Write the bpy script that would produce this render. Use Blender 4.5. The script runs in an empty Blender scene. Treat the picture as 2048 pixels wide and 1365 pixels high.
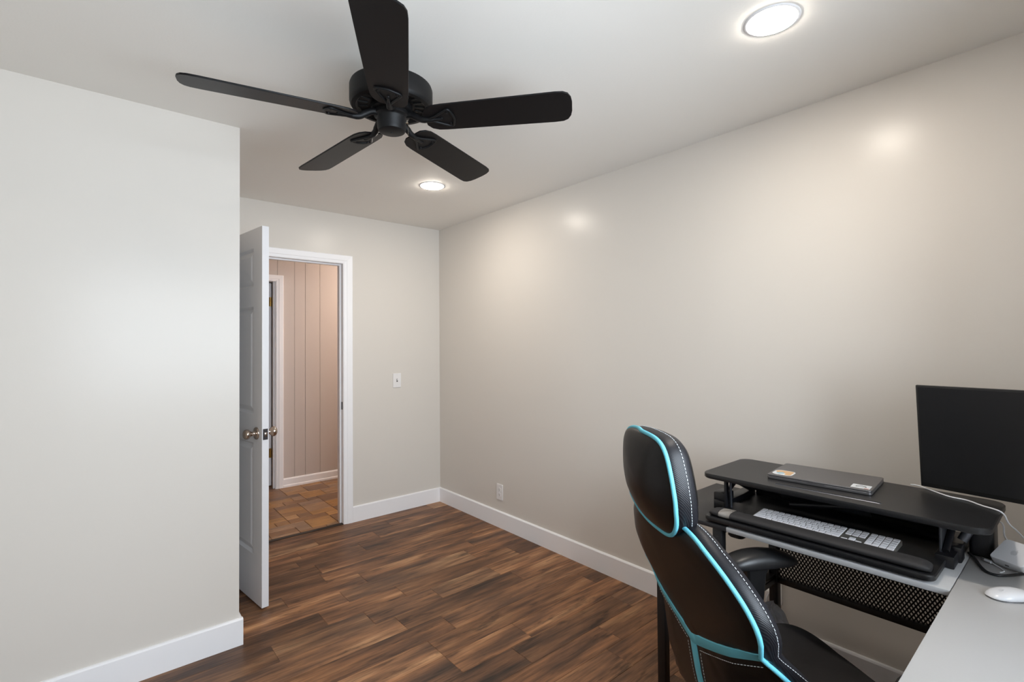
import bpy, bmesh, math, random
from mathutils import Vector, Matrix
random.seed(11)
S = bpy.context.scene
COL = S.collection
R = math.radians

# ------------------------------------------------------------------ camera
W_PX, F_PX, CY_PX = 2048.0, 990.486, 674.486
cd = bpy.data.cameras.new('camera')
cd.sensor_fit = 'HORIZONTAL'; cd.sensor_width = 36.0
cd.lens = 36.0 * F_PX / W_PX
cd.shift_y = (CY_PX - 682.5) / W_PX
cd.clip_start = 0.02; cd.clip_end = 60
cam = bpy.data.objects.new('camera', cd); COL.objects.link(cam)
yaw, pit, rol = R(40.284), R(0.917), R(-0.408)
Fw = Vector((math.sin(yaw) * math.cos(pit), math.cos(yaw) * math.cos(pit), math.sin(pit)))
Rt = Vector((math.cos(yaw), -math.sin(yaw), 0)); Up = Rt.cross(Fw)
R2 = Rt * math.cos(rol) + Up * math.sin(rol); U2 = -Rt * math.sin(rol) + Up * math.cos(rol)
cam.matrix_world = Matrix(((R2.x, U2.x, -Fw.x, 0), (R2.y, U2.y, -Fw.y, 0), (R2.z, U2.z, -Fw.z, 1.396), (0, 0, 0, 1)))
S.camera = cam

# ------------------------------------------------------------------ world: overcast daylight
wd = bpy.data.worlds.new('sky'); S.world = wd; wd.use_nodes = True
bg = wd.node_tree.nodes['Background']
bg.inputs[0].default_value = (0.80, 0.90, 1.0, 1); bg.inputs[1].default_value = 16.0
# room extents
XL0, XW, YB, YF, YC, XC, H = -0.72, 2.393, -0.48, 3.836, 2.624, 0.532, 2.44
YH = 5.222
# the window in the wall behind the camera: a portal guides sky sampling
WX0, WX1, WZ0, WZ1 = -0.16, 1.66, 0.94, 2.14
pl = bpy.data.lights.new('window_back_offscreen', 'AREA'); pl.shape = 'RECTANGLE'; pl.size = WX1 - WX0; pl.size_y = WZ1 - WZ0
pl.cycles.is_portal = True
po = bpy.data.objects.new('window_back_offscreen', pl); COL.objects.link(po)
po.location = ((WX0 + WX1) / 2, YB - 0.135, (WZ0 + WZ1) / 2); po.rotation_euler = (R(90), 0, 0)
LAMP = 185.0      # emission of the recessed lamps
HALL = 125.0
S.view_settings.view_transform = 'Standard'; S.view_settings.look = 'None'
S.view_settings.exposure = 0.0; S.view_settings.gamma = 1.0; S.view_settings.use_curve_mapping = False

# ------------------------------------------------------------------ materials
MATS = {}
def principled(name, col, rough=0.5, metal=0.0, spec=0.5, **kw):
    m = bpy.data.materials.new(name); m.use_nodes = True
    p = m.node_tree.nodes['Principled BSDF']
    p.inputs['Base Color'].default_value = (*col, 1); p.inputs['Roughness'].default_value = rough
    p.inputs['Metallic'].default_value = metal; p.inputs['Specular IOR Level'].default_value = spec
    for k, v in kw.items():
        p.inputs[k].default_value = v
    MATS[name] = m
    return m, m.node_tree, p
def nd(nt, t, **kw):
    n = nt.nodes.new(t)
    for k, v in kw.items():
        setattr(n, k, v)
    return n
def bump(nt, p, height, strength=0.1, dist=0.002):
    b = nd(nt, 'ShaderNodeBump'); b.inputs['Strength'].default_value = strength; b.inputs['Distance'].default_value = dist
    nt.links.new(height, b.inputs['Height']); nt.links.new(b.outputs[0], p.inputs['Normal'])
def noise(nt, scale, detail=3, vec=None, rough=0.5):
    n = nd(nt, 'ShaderNodeTexNoise'); n.inputs['Scale'].default_value = scale; n.inputs['Detail'].default_value = detail
    n.inputs['Roughness'].default_value = rough
    if vec is not None: nt.links.new(vec, n.inputs['Vector'])
    return n
def ramp(nt, fac, stops):
    r = nd(nt, 'ShaderNodeValToRGB'); e = r.color_ramp.elements
    while len(e) < len(stops): e.new(0.5)
    for i, (pos, c) in enumerate(stops):
        e[i].position = pos; e[i].color = (*c, 1)
    nt.links.new(fac, r.inputs[0]); return r
def mixc(nt, fac, a, b, mode='MIX'):
    m = nd(nt, 'ShaderNodeMix', data_type='RGBA', blend_type=mode)
    for sock, v in ((m.inputs[0], fac), (m.inputs[6], a), (m.inputs[7], b)):
        if isinstance(v, (int, float)): sock.default_value = v
        elif isinstance(v, tuple): sock.default_value = (*v, 1)
        else: nt.links.new(v, sock)
    return m.outputs[2]
def geo_pos(nt): return nd(nt, 'ShaderNodeNewGeometry').outputs['Position']

def paint(name, col, rough, bs=0.04, scale=220, spec=0.4):
    m, nt, p = principled(name, col, rough, 0, spec)
    pos = geo_pos(nt)
    n = noise(nt, scale, 2, pos); bump(nt, p, n.outputs['Fac'], bs, 0.002)
    return m
paint('wall_paint', (0.69, 0.648, 0.595), 0.27, 0.04, 160, 0.20)
paint('ceiling_paint', (0.86, 0.832, 0.785), 0.7, 0.12, 120)
paint('trim_white', (0.90, 0.89, 0.90), 0.36, 0.01)
paint('door_white', (0.78, 0.775, 0.79), 0.36, 0.02)
paint('hall_paint', (0.58, 0.515, 0.475), 0.5, 0.03)
principled('subfloor', (0.035, 0.024, 0.018), 0.8)

def wood_floor():
    m, nt, p = principled('plank_wood', (0.2, 0.1, 0.05), 0.42, 0, 0.4)
    oi = nd(nt, 'ShaderNodeObjectInfo'); pos = geo_pos(nt)
    off = nd(nt, 'ShaderNodeVectorMath', operation='SCALE'); off.inputs[0].default_value = (37.0, 91.0, 13.0)
    nt.links.new(oi.outputs['Random'], off.inputs['Scale'])
    add = nd(nt, 'ShaderNodeVectorMath', operation='ADD'); nt.links.new(pos, add.inputs[0]); nt.links.new(off.outputs[0], add.inputs[1])
    def stretched(sx, sy, scale, det, rough=0.55):
        mp = nd(nt, 'ShaderNodeMapping'); mp.inputs['Scale'].default_value = (sx, sy, 1); nt.links.new(add.outputs[0], mp.inputs['Vector'])
        return noise(nt, scale, det, mp.outputs[0], rough)
    big = stretched(0.9, 5.0, 1.9, 3)          # broad stain clouds along the board
    grain = stretched(3.0, 70.0, 2.0, 6, 0.72)   # fine grain lines
    knots = stretched(3.4, 13.0, 1.25, 4, 0.6)
    streak = stretched(1.6, 26.0, 2.2, 5, 0.7)
    c1 = ramp(nt, big.outputs['Fac'], [(0.28, (0.050, 0.030, 0.021)), (0.43, (0.150, 0.077, 0.042)), (0.56, (0.265, 0.132, 0.064)), (0.70, (0.43, 0.245, 0.125))])
    c2 = ramp(nt, grain.outputs['Fac'], [(0.32, (0.62, 0.60, 0.58)), (0.65, (1.18, 1.16, 1.14))])
    mul = mixc(nt, 0.75, c1.outputs[0], c2.outputs[0], 'MULTIPLY')
    k = ramp(nt, knots.outputs['Fac'], [(0.30, (0.25, 0.24, 0.25)), (0.41, (1, 1, 1))])
    mul2 = mixc(nt, 0.85, mul, k.outputs[0], 'MULTIPLY')
    sk = ramp(nt, streak.outputs['Fac'], [(0.36, (0.42, 0.40, 0.40)), (0.50, (1.0, 1.0, 1.0)), (0.66, (1.35, 1.3, 1.25))])
    mul2 = mixc(nt, 0.8, mul2, sk.outputs[0], 'MULTIPLY')
    tone = ramp(nt, oi.outputs['Random'], [(0.0, (0.62, 0.60, 0.60)), (0.3, (0.95, 0.88, 0.83)), (0.55, (1.12, 1.06, 1.02)), (0.8, (0.88, 0.92, 0.98)), (1.0, (1.45, 1.38, 1.32))])
    mul3 = mixc(nt, 1.0, mul2, tone.outputs[0], 'MULTIPLY')
    nt.links.new(mul3, p.inputs['Base Color'])
    bump(nt, p, grain.outputs['Fac'], 0.12, 0.001)
    rr = nd(nt, 'ShaderNodeMapRange'); nt.links.new(grain.outputs['Fac'], rr.inputs[0]); rr.inputs[3].default_value = 0.52; rr.inputs[4].default_value = 0.40
    nt.links.new(rr.outputs[0], p.inputs['Roughness'])
wood_floor()
def tile_mat():
    m, nt, p = principled('hall_tile', (0.3, 0.15, 0.06), 0.4, 0, 0.4)
    oi = nd(nt, 'ShaderNodeObjectInfo'); pos = geo_pos(nt)
    mp = nd(nt, 'ShaderNodeMapping'); mp.inputs['Scale'].default_value = (2.0, 9.0, 1); nt.links.new(pos, mp.inputs['Vector'])
    n = noise(nt, 3.0, 4, mp.outputs[0])
    base = ramp(nt, oi.outputs['Random'], [(0.0, (0.165, 0.090, 0.050)), (0.35, (0.23, 0.115, 0.050)), (0.6, (0.33, 0.165, 0.050)), (0.85, (0.24, 0.150, 0.10)), (1.0, (0.40, 0.21, 0.075))])
    v = ramp(nt, n.outputs['Fac'], [(0.3, (0.72, 0.72, 0.74)), (0.7, (1.22, 1.2, 1.15))])
    nt.links.new(mixc(nt, 1.0, base.outputs[0], v.outputs[0], 'MULTIPLY'), p.inputs['Base Color'])
    bump(nt, p, n.outputs['Fac'], 0.1, 0.001)
tile_mat()
principled('grout', (0.045, 0.026, 0.016), 0.8)
def speckle(name, col, rough, scale, bs, **kw):
    m, nt, p = principled(name, col, rough, **kw)
    n = noise(nt, scale, 3, nd(nt, 'ShaderNodeTexCoord').outputs['Object']); bump(nt, p, n.outputs['Fac'], bs, 0.001)
    return m
speckle('fan_black', (0.005, 0.005, 0.0055), 0.5, 300, 0.12, spec=0.25)
speckle('blade_black', (0.005, 0.0045, 0.005), 0.45, 120, 0.06, spec=0.22)
principled('chain_metal', (0.75, 0.68, 0.55), 0.25, 1.0)
principled('knob_nickel', (0.50, 0.42, 0.36), 0.22, 1.0)
principled('latch_dark', (0.12, 0.11, 0.11), 0.35, 1.0)
principled('brass', (0.45, 0.30, 0.10), 0.3, 1.0)
principled('plastic_white', (0.80, 0.78, 0.77), 0.35)
principled('slot_dark', (0.05, 0.045, 0.04), 0.5)
speckle('leather', (0.0055, 0.005, 0.005), 0.36, 260, 0.10, spec=0.3)
def carbon():
    m, nt, p = principled('carbon_leather', (0.010, 0.010, 0.012), 0.42, 0, 0.35)
    tc = nd(nt, 'ShaderNodeTexCoord')
    w = nd(nt, 'ShaderNodeTexWave'); w.wave_type = 'BANDS'; w.bands_direction = 'DIAGONAL'; w.inputs['Scale'].default_value = 115
    nt.links.new(tc.outputs['Object'], w.inputs['Vector'])
    bump(nt, p, w.outputs['Fac'], 0.25, 0.0008)
    c = ramp(nt, w.outputs['Fac'], [(0.3, (0.006, 0.006, 0.008)), (0.8, (0.016, 0.016, 0.020))]); nt.links.new(c.outputs[0], p.inputs['Base Color'])
carbon()
speckle('cyan_trim', (0.14, 0.53, 0.66), 0.7, 500, 0.25)
principled('thread', (0.62, 0.66, 0.68), 0.6)
speckle('seat_fabric', (0.0105, 0.0085, 0.009), 0.85, 900, 0.3)
principled('chair_plastic', (0.008, 0.008, 0.009), 0.4)
principled('arm_rubber', (0.011, 0.011, 0.012), 0.38)
speckle('desk_black', (0.016, 0.015, 0.016), 0.42, 200, 0.12)
def pale_top():
    m, nt, p = principled('desk_white', (0.46, 0.46, 0.462), 0.34)
    n = noise(nt, 420, 2, geo_pos(nt)); bump(nt, p, n.outputs['Fac'], 0.03, 0.001)
pale_top()
principled('desk_steel', (0.007, 0.007, 0.008), 0.45)
principled('mesh_steel', (0.012, 0.012, 0.013), 0.5)
speckle('riser_top', (0.010, 0.010, 0.011), 0.40, 240, 0.12)
principled('riser_steel', (0.009, 0.009, 0.011), 0.35)
principled('strut_grey', (0.10, 0.105, 0.12), 0.3, 0.7)
speckle('wrist_foam', (0.014, 0.013, 0.014), 0.7, 800, 0.25)
def crinkle(name, col, rough, **kw):
    m, nt, p = principled(name, col, rough, **kw)
    tc = nd(nt, 'ShaderNodeTexCoord'); v = nd(nt, 'ShaderNodeTexVoronoi'); v.inputs['Scale'].default_value = 28
    nt.links.new(tc.outputs['Object'], v.inputs['Vector']); bump(nt, p, v.outputs['Distance'], 0.9, 0.012)
crinkle('label_film', (0.22, 0.20, 0.18), 0.2)
crinkle('bag_film', (0.66, 0.69, 0.75), 0.22, **{'Transmission Weight': 0.2, 'IOR': 1.2})
principled('laptop_grey', (0.20, 0.195, 0.20), 0.40, 0.8)
principled('laptop_dark', (0.03, 0.03, 0.032), 0.4, 0.5)
principled('laptop_bright', (0.75, 0.75, 0.76), 0.25, 0.9)
principled('sticker_white', (0.66, 0.68, 0.70), 0.35)
principled('sticker_orange', (0.62, 0.38, 0.18), 0.4)
principled('sticker_blue', (0.30, 0.48, 0.56), 0.4)
principled('sticker_black', (0.06, 0.06, 0.06), 0.4)
principled('sticker_red', (0.55, 0.25, 0.20), 0.4)
principled('key_white', (0.80, 0.78, 0.80), 0.4)
principled('keyboard_base', (0.22, 0.205, 0.18), 0.4, 0.5)
principled('gadget_white', (0.72, 0.73, 0.76), 0.22)
principled('logo_grey', (0.56, 0.57, 0.60), 0.3)
principled('cable_white', (0.75, 0.76, 0.78), 0.4)
principled('cable_black', (0.008, 0.009, 0.011), 0.4)
principled('screen', (0.012, 0.012, 0.013), 0.32)
principled('monitor_shell', (0.010, 0.010, 0.010), 0.45)
principled('paper_white', (0.62, 0.60, 0.58), 0.7)
principled('pane_glass', (0.8, 0.9, 0.9), 0.0)
def thin_glass():
    m = MATS['pane_glass']; nt = m.node_tree; nt.nodes.clear()
    o = nd(nt, 'ShaderNodeOutputMaterial'); t = nd(nt, 'ShaderNodeBsdfTransparent'); g = nd(nt, 'ShaderNodeBsdfGlossy'); g.inputs['Roughness'].default_value = 0.0
    f = nd(nt, 'ShaderNodeFresnel'); f.inputs[0].default_value = 1.45; mx = nd(nt, 'ShaderNodeMixShader')
    nt.links.new(f.outputs[0], mx.inputs[0]); nt.links.new(t.outputs[0], mx.inputs[1]); nt.links.new(g.outputs[0], mx.inputs[2]); nt.links.new(mx.outputs[0], o.inputs[0])
thin_glass()
def emit(name, col, strength):
    m, nt, p = principled(name, (0.9, 0.9, 0.9), 0.5)
    p.inputs['Emission Color'].default_value = (*col, 1); p.inputs['Emission Strength'].default_value = strength
emit('lamp_lens', (1.0, 0.915, 0.81), LAMP)
emit('hall_lens', (1.0, 0.84, 0.73), HALL)

# ------------------------------------------------------------------ mesh helpers
class MB:
    def __init__(s): s.v = []; s.f = []; s.m = []
    def add(s, verts, faces, mi=0):
        o = len(s.v); s.v += [tuple(v) for v in verts]
        for f in faces: s.f.append(tuple(i + o for i in f)); s.m.append(mi)
        return s
    def box(s, x0, x1, y0, y1, z0, z1, mi=0, bev=0.0, M=None):
        if bev:
            bm = bmesh.new(); bmesh.ops.create_cube(bm, size=1.0)
            for v in bm.verts: v.co = Vector(((x0 + x1) / 2 + v.co.x * (x1 - x0), (y0 + y1) / 2 + v.co.y * (y1 - y0), (z0 + z1) / 2 + v.co.z * (z1 - z0)))
            bmesh.ops.bevel(bm, geom=bm.edges[:], offset=bev, segments=2, profile=0.5, affect='EDGES')
            vs = [v.co.copy() for v in bm.verts]; bm.verts.index_update(); fs = [[v.index for v in f.verts] for f in bm.faces]; bm.free()
        else:
            vs = [Vector(p) for p in ((x0, y0, z0), (x1, y0, z0), (x1, y1, z0), (x0, y1, z0), (x0, y0, z1), (x1, y0, z1), (x1, y1, z1), (x0, y1, z1))]
            fs = [(0, 3, 2, 1), (4, 5, 6, 7), (0, 1, 5, 4), (1, 2, 6, 5), (2, 3, 7, 6), (3, 0, 4, 7)]
        if M is not None: vs = [M @ v for v in vs]
        return s.add(vs, fs, mi)
    def prism(s, pts, z0, z1, mi=0, bev=0.0, M=None):
        # pts: convex-ish 2D outline (x, y), extruded in z
        n = len(pts); vs = []
        cx = sum(p[0] for p in pts) / n; cy = sum(p[1] for p in pts) / n
        levels = [(z0, bev), (z0 + bev, 0), (z1 - bev, 0), (z1, bev)] if bev else [(z0, 0), (z1, 0)]
        for z, ins in levels:
            for p in pts:
                d = Vector((p[0] - cx, p[1] - cy)); l = max(d.length, 1e-6); d = d * max(0.0, (l - ins) / l)
                vs.append(Vector((cx + d.x, cy + d.y, z)))
        fs = [tuple(range(n - 1, -1, -1)), tuple(range((len(levels) - 1) * n, len(levels) * n))]
        for k in range(len(levels) - 1):
            for i in range(n):
                j = (i + 1) % n; fs.append((k * n + i, k * n + j, (k + 1) * n + j, (k + 1) * n + i))
        if M is not None: vs = [M @ v for v in vs]
        return s.add(vs, fs, mi)
    def lathe(s, prof, seg=32, mi=0, M=None):
        # prof: (r, z) from start to end, r may be 0 at the ends
        vs, idx = [], []
        for r, z in prof:
            if r < 1e-6: idx.append([len(vs)]); vs.append(Vector((0, 0, z)))
            else:
                idx.append(list(range(len(vs), len(vs) + seg)))
                vs += [Vector((r * math.cos(2 * math.pi * i / seg), r * math.sin(2 * math.pi * i / seg), z)) for i in range(seg)]
        fs = []
        for a, b in zip(idx[:-1], idx[1:]):
            for i in range(seg):
                j = (i + 1) % seg
                if len(a) == 1 and len(b) == 1: continue
                if len(a) == 1: fs.append((a[0], b[j], b[i]))
                elif len(b) == 1: fs.append((a[i], a[j], b[0]))
                else: fs.append((a[i], a[j], b[j], b[i]))
        if M is not None: vs = [M @ v for v in vs]
        return s.add(vs, fs, mi)
    def tube(s, pts, r, seg=8, closed=False, mi=0, M=None):
        pts = [Vector(p) for p in pts]; n = len(pts); vs = []; fs = []
        rad = r if isinstance(r, (list, tuple)) else [r] * n
        prev = None
        for i, p in enumerate(pts):
            a = pts[(i - 1) % n] if (closed or i > 0) else p
            b = pts[(i + 1) % n] if (closed or i < n - 1) else p
            t = (b - a).normalized()
            if prev is None: u = t.orthogonal().normalized()
            else:
                u = (prev - t * prev.dot(t)); u = u.normalized() if u.length > 1e-6 else t.orthogonal().normalized()
            prev = u; w = t.cross(u)
            vs += [p + (u * math.cos(2 * math.pi * k / seg) + w * math.sin(2 * math.pi * k / seg)) * rad[i] for k in range(seg)]
        for i in range(n if closed else n - 1):
            j = (i + 1) % n
            if closed and j == 0:   # choose the ring offset that closes best
                best = min(range(seg), key=lambda o: (vs[i * seg] - vs[o]).length)
            else: best = 0
            for k in range(seg):
                k2 = (k + 1) % seg
                fs.append((i * seg + k, i * seg + k2, j * seg + (k2 + best) % seg, j * seg + (k + best) % seg))
        if not closed:
            fs.append(tuple(range(seg - 1, -1, -1))); fs.append(tuple((n - 1) * seg + k for k in range(seg)))
        if M is not None: vs = [M @ v for v in vs]
        return s.add(vs, fs, mi)
    def build(s, name, mats, parent=None, smooth=40, loc=None):
        me = bpy.data.meshes.new(name); me.from_pydata(s.v, [], s.f)
        if not isinstance(mats, (list, tuple)): mats = [mats]
        for m in mats: me.materials.append(MATS[m])
        me.polygons.foreach_set('material_index', s.m)
        bm = bmesh.new(); bm.from_mesh(me); bmesh.ops.recalc_face_normals(bm, faces=bm.faces[:]); bm.to_mesh(me); bm.free()
        if smooth:
            me.polygons.foreach_set('use_smooth', [True] * len(me.polygons)); me.set_sharp_from_angle(angle=R(smooth))
        me.update()
        o = bpy.data.objects.new(name, me); COL.objects.link(o)
        if parent is not None: o.parent = parent
        if loc: o.location = loc
        return o
def tag(o, label=None, cat=None, group=None, kind=None):
    if label: o['label'] = label
    if cat: o['category'] = cat
    if group: o['group'] = group
    if kind: o['kind'] = kind
    return o
def empty(name, loc=(0, 0, 0), rz=0.0):
    o = bpy.data.objects.new(name, None); COL.objects.link(o); o.location = loc; o.rotation_euler = (0, 0, rz)
    o.empty_display_size = 0.1
    return o
def copy_tree(o, parent=None):
    c = o.copy(); COL.objects.link(c); c.parent = parent
    for ch in list(o.children): copy_tree(ch, c)
    return c
def smooth_path(pts, n=6, closed=False):
    P = [Vector(p) for p in pts]; out = []; m = len(P)
    for i in range(m if closed else m - 1):
        p0 = P[(i - 1) % m] if (closed or i > 0) else P[0]; p1 = P[i]; p2 = P[(i + 1) % m]; p3 = P[(i + 2) % m] if (closed or i + 2 < m) else P[-1]
        for k in range(n):
            t = k / n
            out.append(0.5 * ((2 * p1) + (p2 - p0) * t + (2 * p0 - 5 * p1 + 4 * p2 - p3) * t * t + (3 * p1 - p0 - 3 * p2 + p3) * t ** 3))
    if not closed: out.append(P[-1])
    return out
def rrect(x0, x1, y0, y1, r, seg=6):
    out = []
    for cx, cy, a0 in ((x1 - r, y1 - r, 0), (x0 + r, y1 - r, 90), (x0 + r, y0 + r, 180), (x1 - r, y0 + r, 270)):
        for k in range(seg + 1):
            a = R(a0 + 90 * k / seg); out.append((cx + r * math.cos(a), cy + r * math.sin(a)))
    return out

# ================================================================== the room shell
T = 0.114
def struct(name, mb, mats, label, cat, smooth=0, parent=None):
    o = mb.build(name, mats, parent, smooth)
    return tag(o, label, cat, kind='structure')
# ---- plank floor
fl = struct('floor', MB().box(XL0, XW, YB, YF + 0.005, -0.03, -0.0075), 'subfloor', 'brown wood plank floor running across the room', 'floor')
row = 0; y = YF + 0.005
PW = 0.148
def plank(x0, x1, y0, y1):
    g = 0.0004; b = 0.0013
    vs = []
    for z, i in ((-0.0075, 0), (-b * 0.7, 0), (0, b)):
        vs += [(x0 + g + i, y0 + g + i, z), (x1 - g - i, y0 + g + i, z), (x1 - g - i, y1 - g - i, z), (x0 + g + i, y1 - g - i, z)]
    fs = [(8, 9, 10, 11)]
    for k in (0, 4):
        for i in range(4): fs.append((k + i, k + (i + 1) % 4, k + 4 + (i + 1) % 4, k + 4 + i))
    MB().add(vs, fs).build('plank', 'plank_wood', fl, 0)
while y > YB + 0.01:
    y0 = max(YB, y - PW); y1 = y
    xs = XL0 if y1 <= YC + 0.12 else XC - 0.01
    x = xs; first = True
    while x < XW - 0.01:
        L = random.uniform(0.12, 0.8) if first else random.choice((0.42, 0.6, 0.8, 0.95, 1.2)) * random.uniform(0.9, 1.1)
        first = False
        x2 = min(XW, x + L)
        if XW - x2 < 0.1: x2 = XW
        plank(x, x2, y0, y1); x = x2
    y = y0
# ---- ceiling
CE = MB().box(XL0 - T, XW + T, YB - T, YF, H, H + 0.1)
struct('ceiling', CE, 'ceiling_paint', 'smooth off-white ceiling above the room', 'ceiling')
# ---- walls
struct('wall_right', MB().box(XW, XW + T, YB - T, YF + T, -0.03, H), 'wall_paint', 'long greige wall behind the desk', 'wall')
OX0, OX1, OZ = 0.560, 1.507, 2.047      # bedroom door opening
struct('wall_far', MB().box(OX1 + 0.018, XW, YF, YF + T, -0.03, H).box(XC - 0.1, OX0 - 0.018, YF, YF + T, -0.03, H).box(OX0 - 0.018, OX1 + 0.018, YF, YF + T, OZ + 0.018, H),
       'wall_paint', 'short greige wall with the doorway and light switch', 'wall')
struct('wall_closet', MB().box(XL0 - T, XC, YC, YC + T, -0.03, H).box(XC - T, XC, YC + T, YF, -0.03, H),
       'wall_paint', 'plain greige closet wall ending at an outside corner', 'wall')
struct('wall_left', MB().box(XL0 - T, XL0, YB - T, YC, -0.03, H), 'wall_paint', 'greige side wall across from the desk wall', 'wall')
struct('wall_back', MB().box(XL0, WX0, YB - T, YB, -0.03, H).box(WX1, XW, YB - T, YB, -0.03, H).box(WX0, WX1, YB - T, YB, -0.03, WZ0).box(WX0, WX1, YB - T, YB, WZ1, H),
       'wall_paint', 'greige wall with the window behind the desk return', 'wall')
# window
wn = tag(empty('window_1', ((WX0 + WX1) / 2, YB, WZ0)), 'white framed sliding window in the back wall', 'window', kind='structure')
def wchild(name, x0, x1, y0, y1, z0, z1, mat, parent=None, bev=0.003):
    ox, oy, oz = (WX0 + WX1) / 2, YB, WZ0
    return MB().box(x0 - ox, x1 - ox, y0 - oy, y1 - oy, z0 - oz, z1 - oz, bev=bev).build(name, mat, parent or wn, 30)
fr = 0.045
wf = MB(); ox, oz = (WX0 + WX1) / 2, WZ0; hw = (WX1 - WX0) / 2; hh = WZ1 - WZ0
for a in ((-hw, hw, 0, fr), (-hw, hw, hh - fr, hh), (-hw, -hw + fr, fr, hh - fr), (hw - fr, hw, fr, hh - fr), (-fr / 2, fr / 2, fr, hh - fr)):
    wf.box(a[0], a[1], -0.09, -0.03, a[2], a[3], bev=0.003)
wf.build('window_frame', 'trim_white', wn, 30)
for a, b in ((-hw + fr, -fr / 2), (fr / 2, hw - fr)):
    MB().box(a, b, -0.062, -0.058, fr, hh - fr).build('pane', 'pane_glass', wn, 0)
MB().box(-hw - 0.06, hw + 0.06, -0.03, 0.06, -0.025, 0.0, bev=0.004).build('window_sill', 'trim_white', wn, 30)
wc = MB(); cw = 0.065
for a in ((-hw - cw, -hw, 0, hh), (hw, hw + cw, 0, hh), (-hw - cw, hw + cw, hh, hh + cw), (-hw - cw, hw + cw, -0.025 - cw, -0.025)): wc.box(a[0], a[1], 0, 0.015, a[2], a[3], bev=0.003)
wc.build('window_casing', 'trim_white', wn, 30)
# ---- baseboards (0.125 high, small eased top)
BH, BT = 0.124, 0.015
def baseboard(name, runs, label):
    mb = MB()
    for (ax, ay), (bx, by), (nx, ny) in runs:
        prof = [(0, 0), (BT, 0), (BT, BH - 0.007), (BT - 0.004, BH - 0.002), (BT - 0.008, BH), (0, BH)]
        vs = [(px + nx * d, py + ny * d, z) for px, py in ((ax, ay), (bx, by)) for d, z in prof]
        n = len(prof); fs = [tuple(range(n)), tuple(range(2 * n - 1, n - 1, -1))]
        for i in range(n): fs.append((i, (i + 1) % n, n + (i + 1) % n, n + i))
        mb.add(vs, fs)
    struct(name, mb, 'trim_white', label, 'baseboard', 20)
baseboard('baseboard_right', [((XW, YB), (XW, YF), (-1, 0))], 'tall white baseboard along the long desk wall')
baseboard('baseboard_far', [((1.580, YF), (XW - BT, YF), (0, -1))], 'short white baseboard beneath the light switch')
baseboard('baseboard_closet', [((XL0, YC), (XC + BT, YC), (0, -1)), ((XC, YC), (XC, YF), (1, 0))], 'white baseboard wrapping the closet wall corner')
baseboard('baseboard_left', [((XL0, YB), (XL0, YC), (1, 0))], 'white baseboard on the side wall across from the desk')
baseboard('baseboard_back', [((XL0, YB), (XW, YB), (0, 1))], 'white baseboard below the window')
# ---- door trim: jamb lining, stop, casing
t1 = tag(empty('trim_1', ((OX0 + OX1) / 2, YF, 0)), 'white casing and jamb around the open bedroom doorway', 'door frame', kind='structure')
cx0 = (OX0 + OX1) / 2
def lining(parent, x0, x1, y0, y1, zt, cxx, yy, name='jamb'):
    th = 0.018
    mb = MB().box(x0 - th - cxx, x0 - cxx, y0 - yy, y1 - yy, 0, zt + th).box(x1 - cxx, x1 + th - cxx, y0 - yy, y1 - yy, 0, zt + th).box(x0 - cxx, x1 - cxx, y0 - yy, y1 - yy, zt, zt + th)
    return mb.build(name, 'trim_white', parent, 0)
lining(t1, OX0, OX1, YF - 0.004, YF + T + 0.004, OZ, cx0, YF)
MB().box(OX1 - 0.011 - cx0, OX1 - cx0, 0.042, 0.076, 0, OZ, bev=0.002).box(OX0 - cx0, OX0 + 0.011 - cx0, 0.042, 0.076, 0, OZ, bev=0.002).box(OX0 + 0.011 - cx0, OX1 - 0.011 - cx0, 0.042, 0.076, OZ - 0.011, OZ, bev=0.002).build('door_stop', 'trim_white', t1, 30)
def casing(parent, xl, xr, zt, yy, sgn, cxx, wl, wr, wt):
    # mitred casing boards with a stepped face; yy = wall plane (local), sgn = -1 faces -Y
    def run(ax, az, bx, bz, ix, iz, ma, mb_, w):
        # inner edge from a to b, outward direction (ix, iz); mitre offsets ma, mb_ along the edge
        prof = [(0.0, 0.0), (0.0, 0.008), (w * 0.30, 0.011), (w * 0.36, 0.014), (w - 0.004, 0.017), (w, 0.014), (w, 0.0)]
        ex, ez = bx - ax, bz - az; l = math.hypot(ex, ez); ex /= l; ez /= l
        vs = []
        for (px, pz, m) in ((ax, az, -ma), (bx, bz, mb_)):
            for d, h in prof: vs.append((px + ix * d + ex * m * d / w - cxx, yy + sgn * h, pz + iz * d + ez * m * d / w))
        n = len(prof); fs = [tuple(range(n)), tuple(range(2 * n - 1, n - 1, -1))]
        for i in range(n): fs.append((i, (i + 1) % n, n + (i + 1) % n, n + i))
        MB().add(vs, fs).build('casing', 'trim_white', parent, 25)
    if wl: run(xl, 0, xl, zt, -1, 0, 0, wt, wl)
    run(xr, 0, xr, zt, 1, 0, 0, wt, wr)
    run(xl, zt, xr, zt, 0, 1, wl, wr, wt)
casing(t1, OX0 - 0.004, OX1 + 0.006, OZ + 0.003, 0, -1, cx0, 0.024, 0.067, 0.062)
casing(t1, OX0 - 0.006, OX1 + 0.006, OZ + 0.003, T, 1, cx0, 0.06, 0.06, 0.06)
MB().box(OX1 - 0.0015 - cx0, OX1 + 0.001 - cx0, 0.012, 0.036, 0.895, 0.955).build('strike_plate', 'latch_dark', t1, 0)
MB().box(OX0 - cx0, OX1 - cx0, -0.005, 0.03, 0, 0.006, bev=0.002).build('threshold', 'subfloor', t1, 30)

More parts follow.
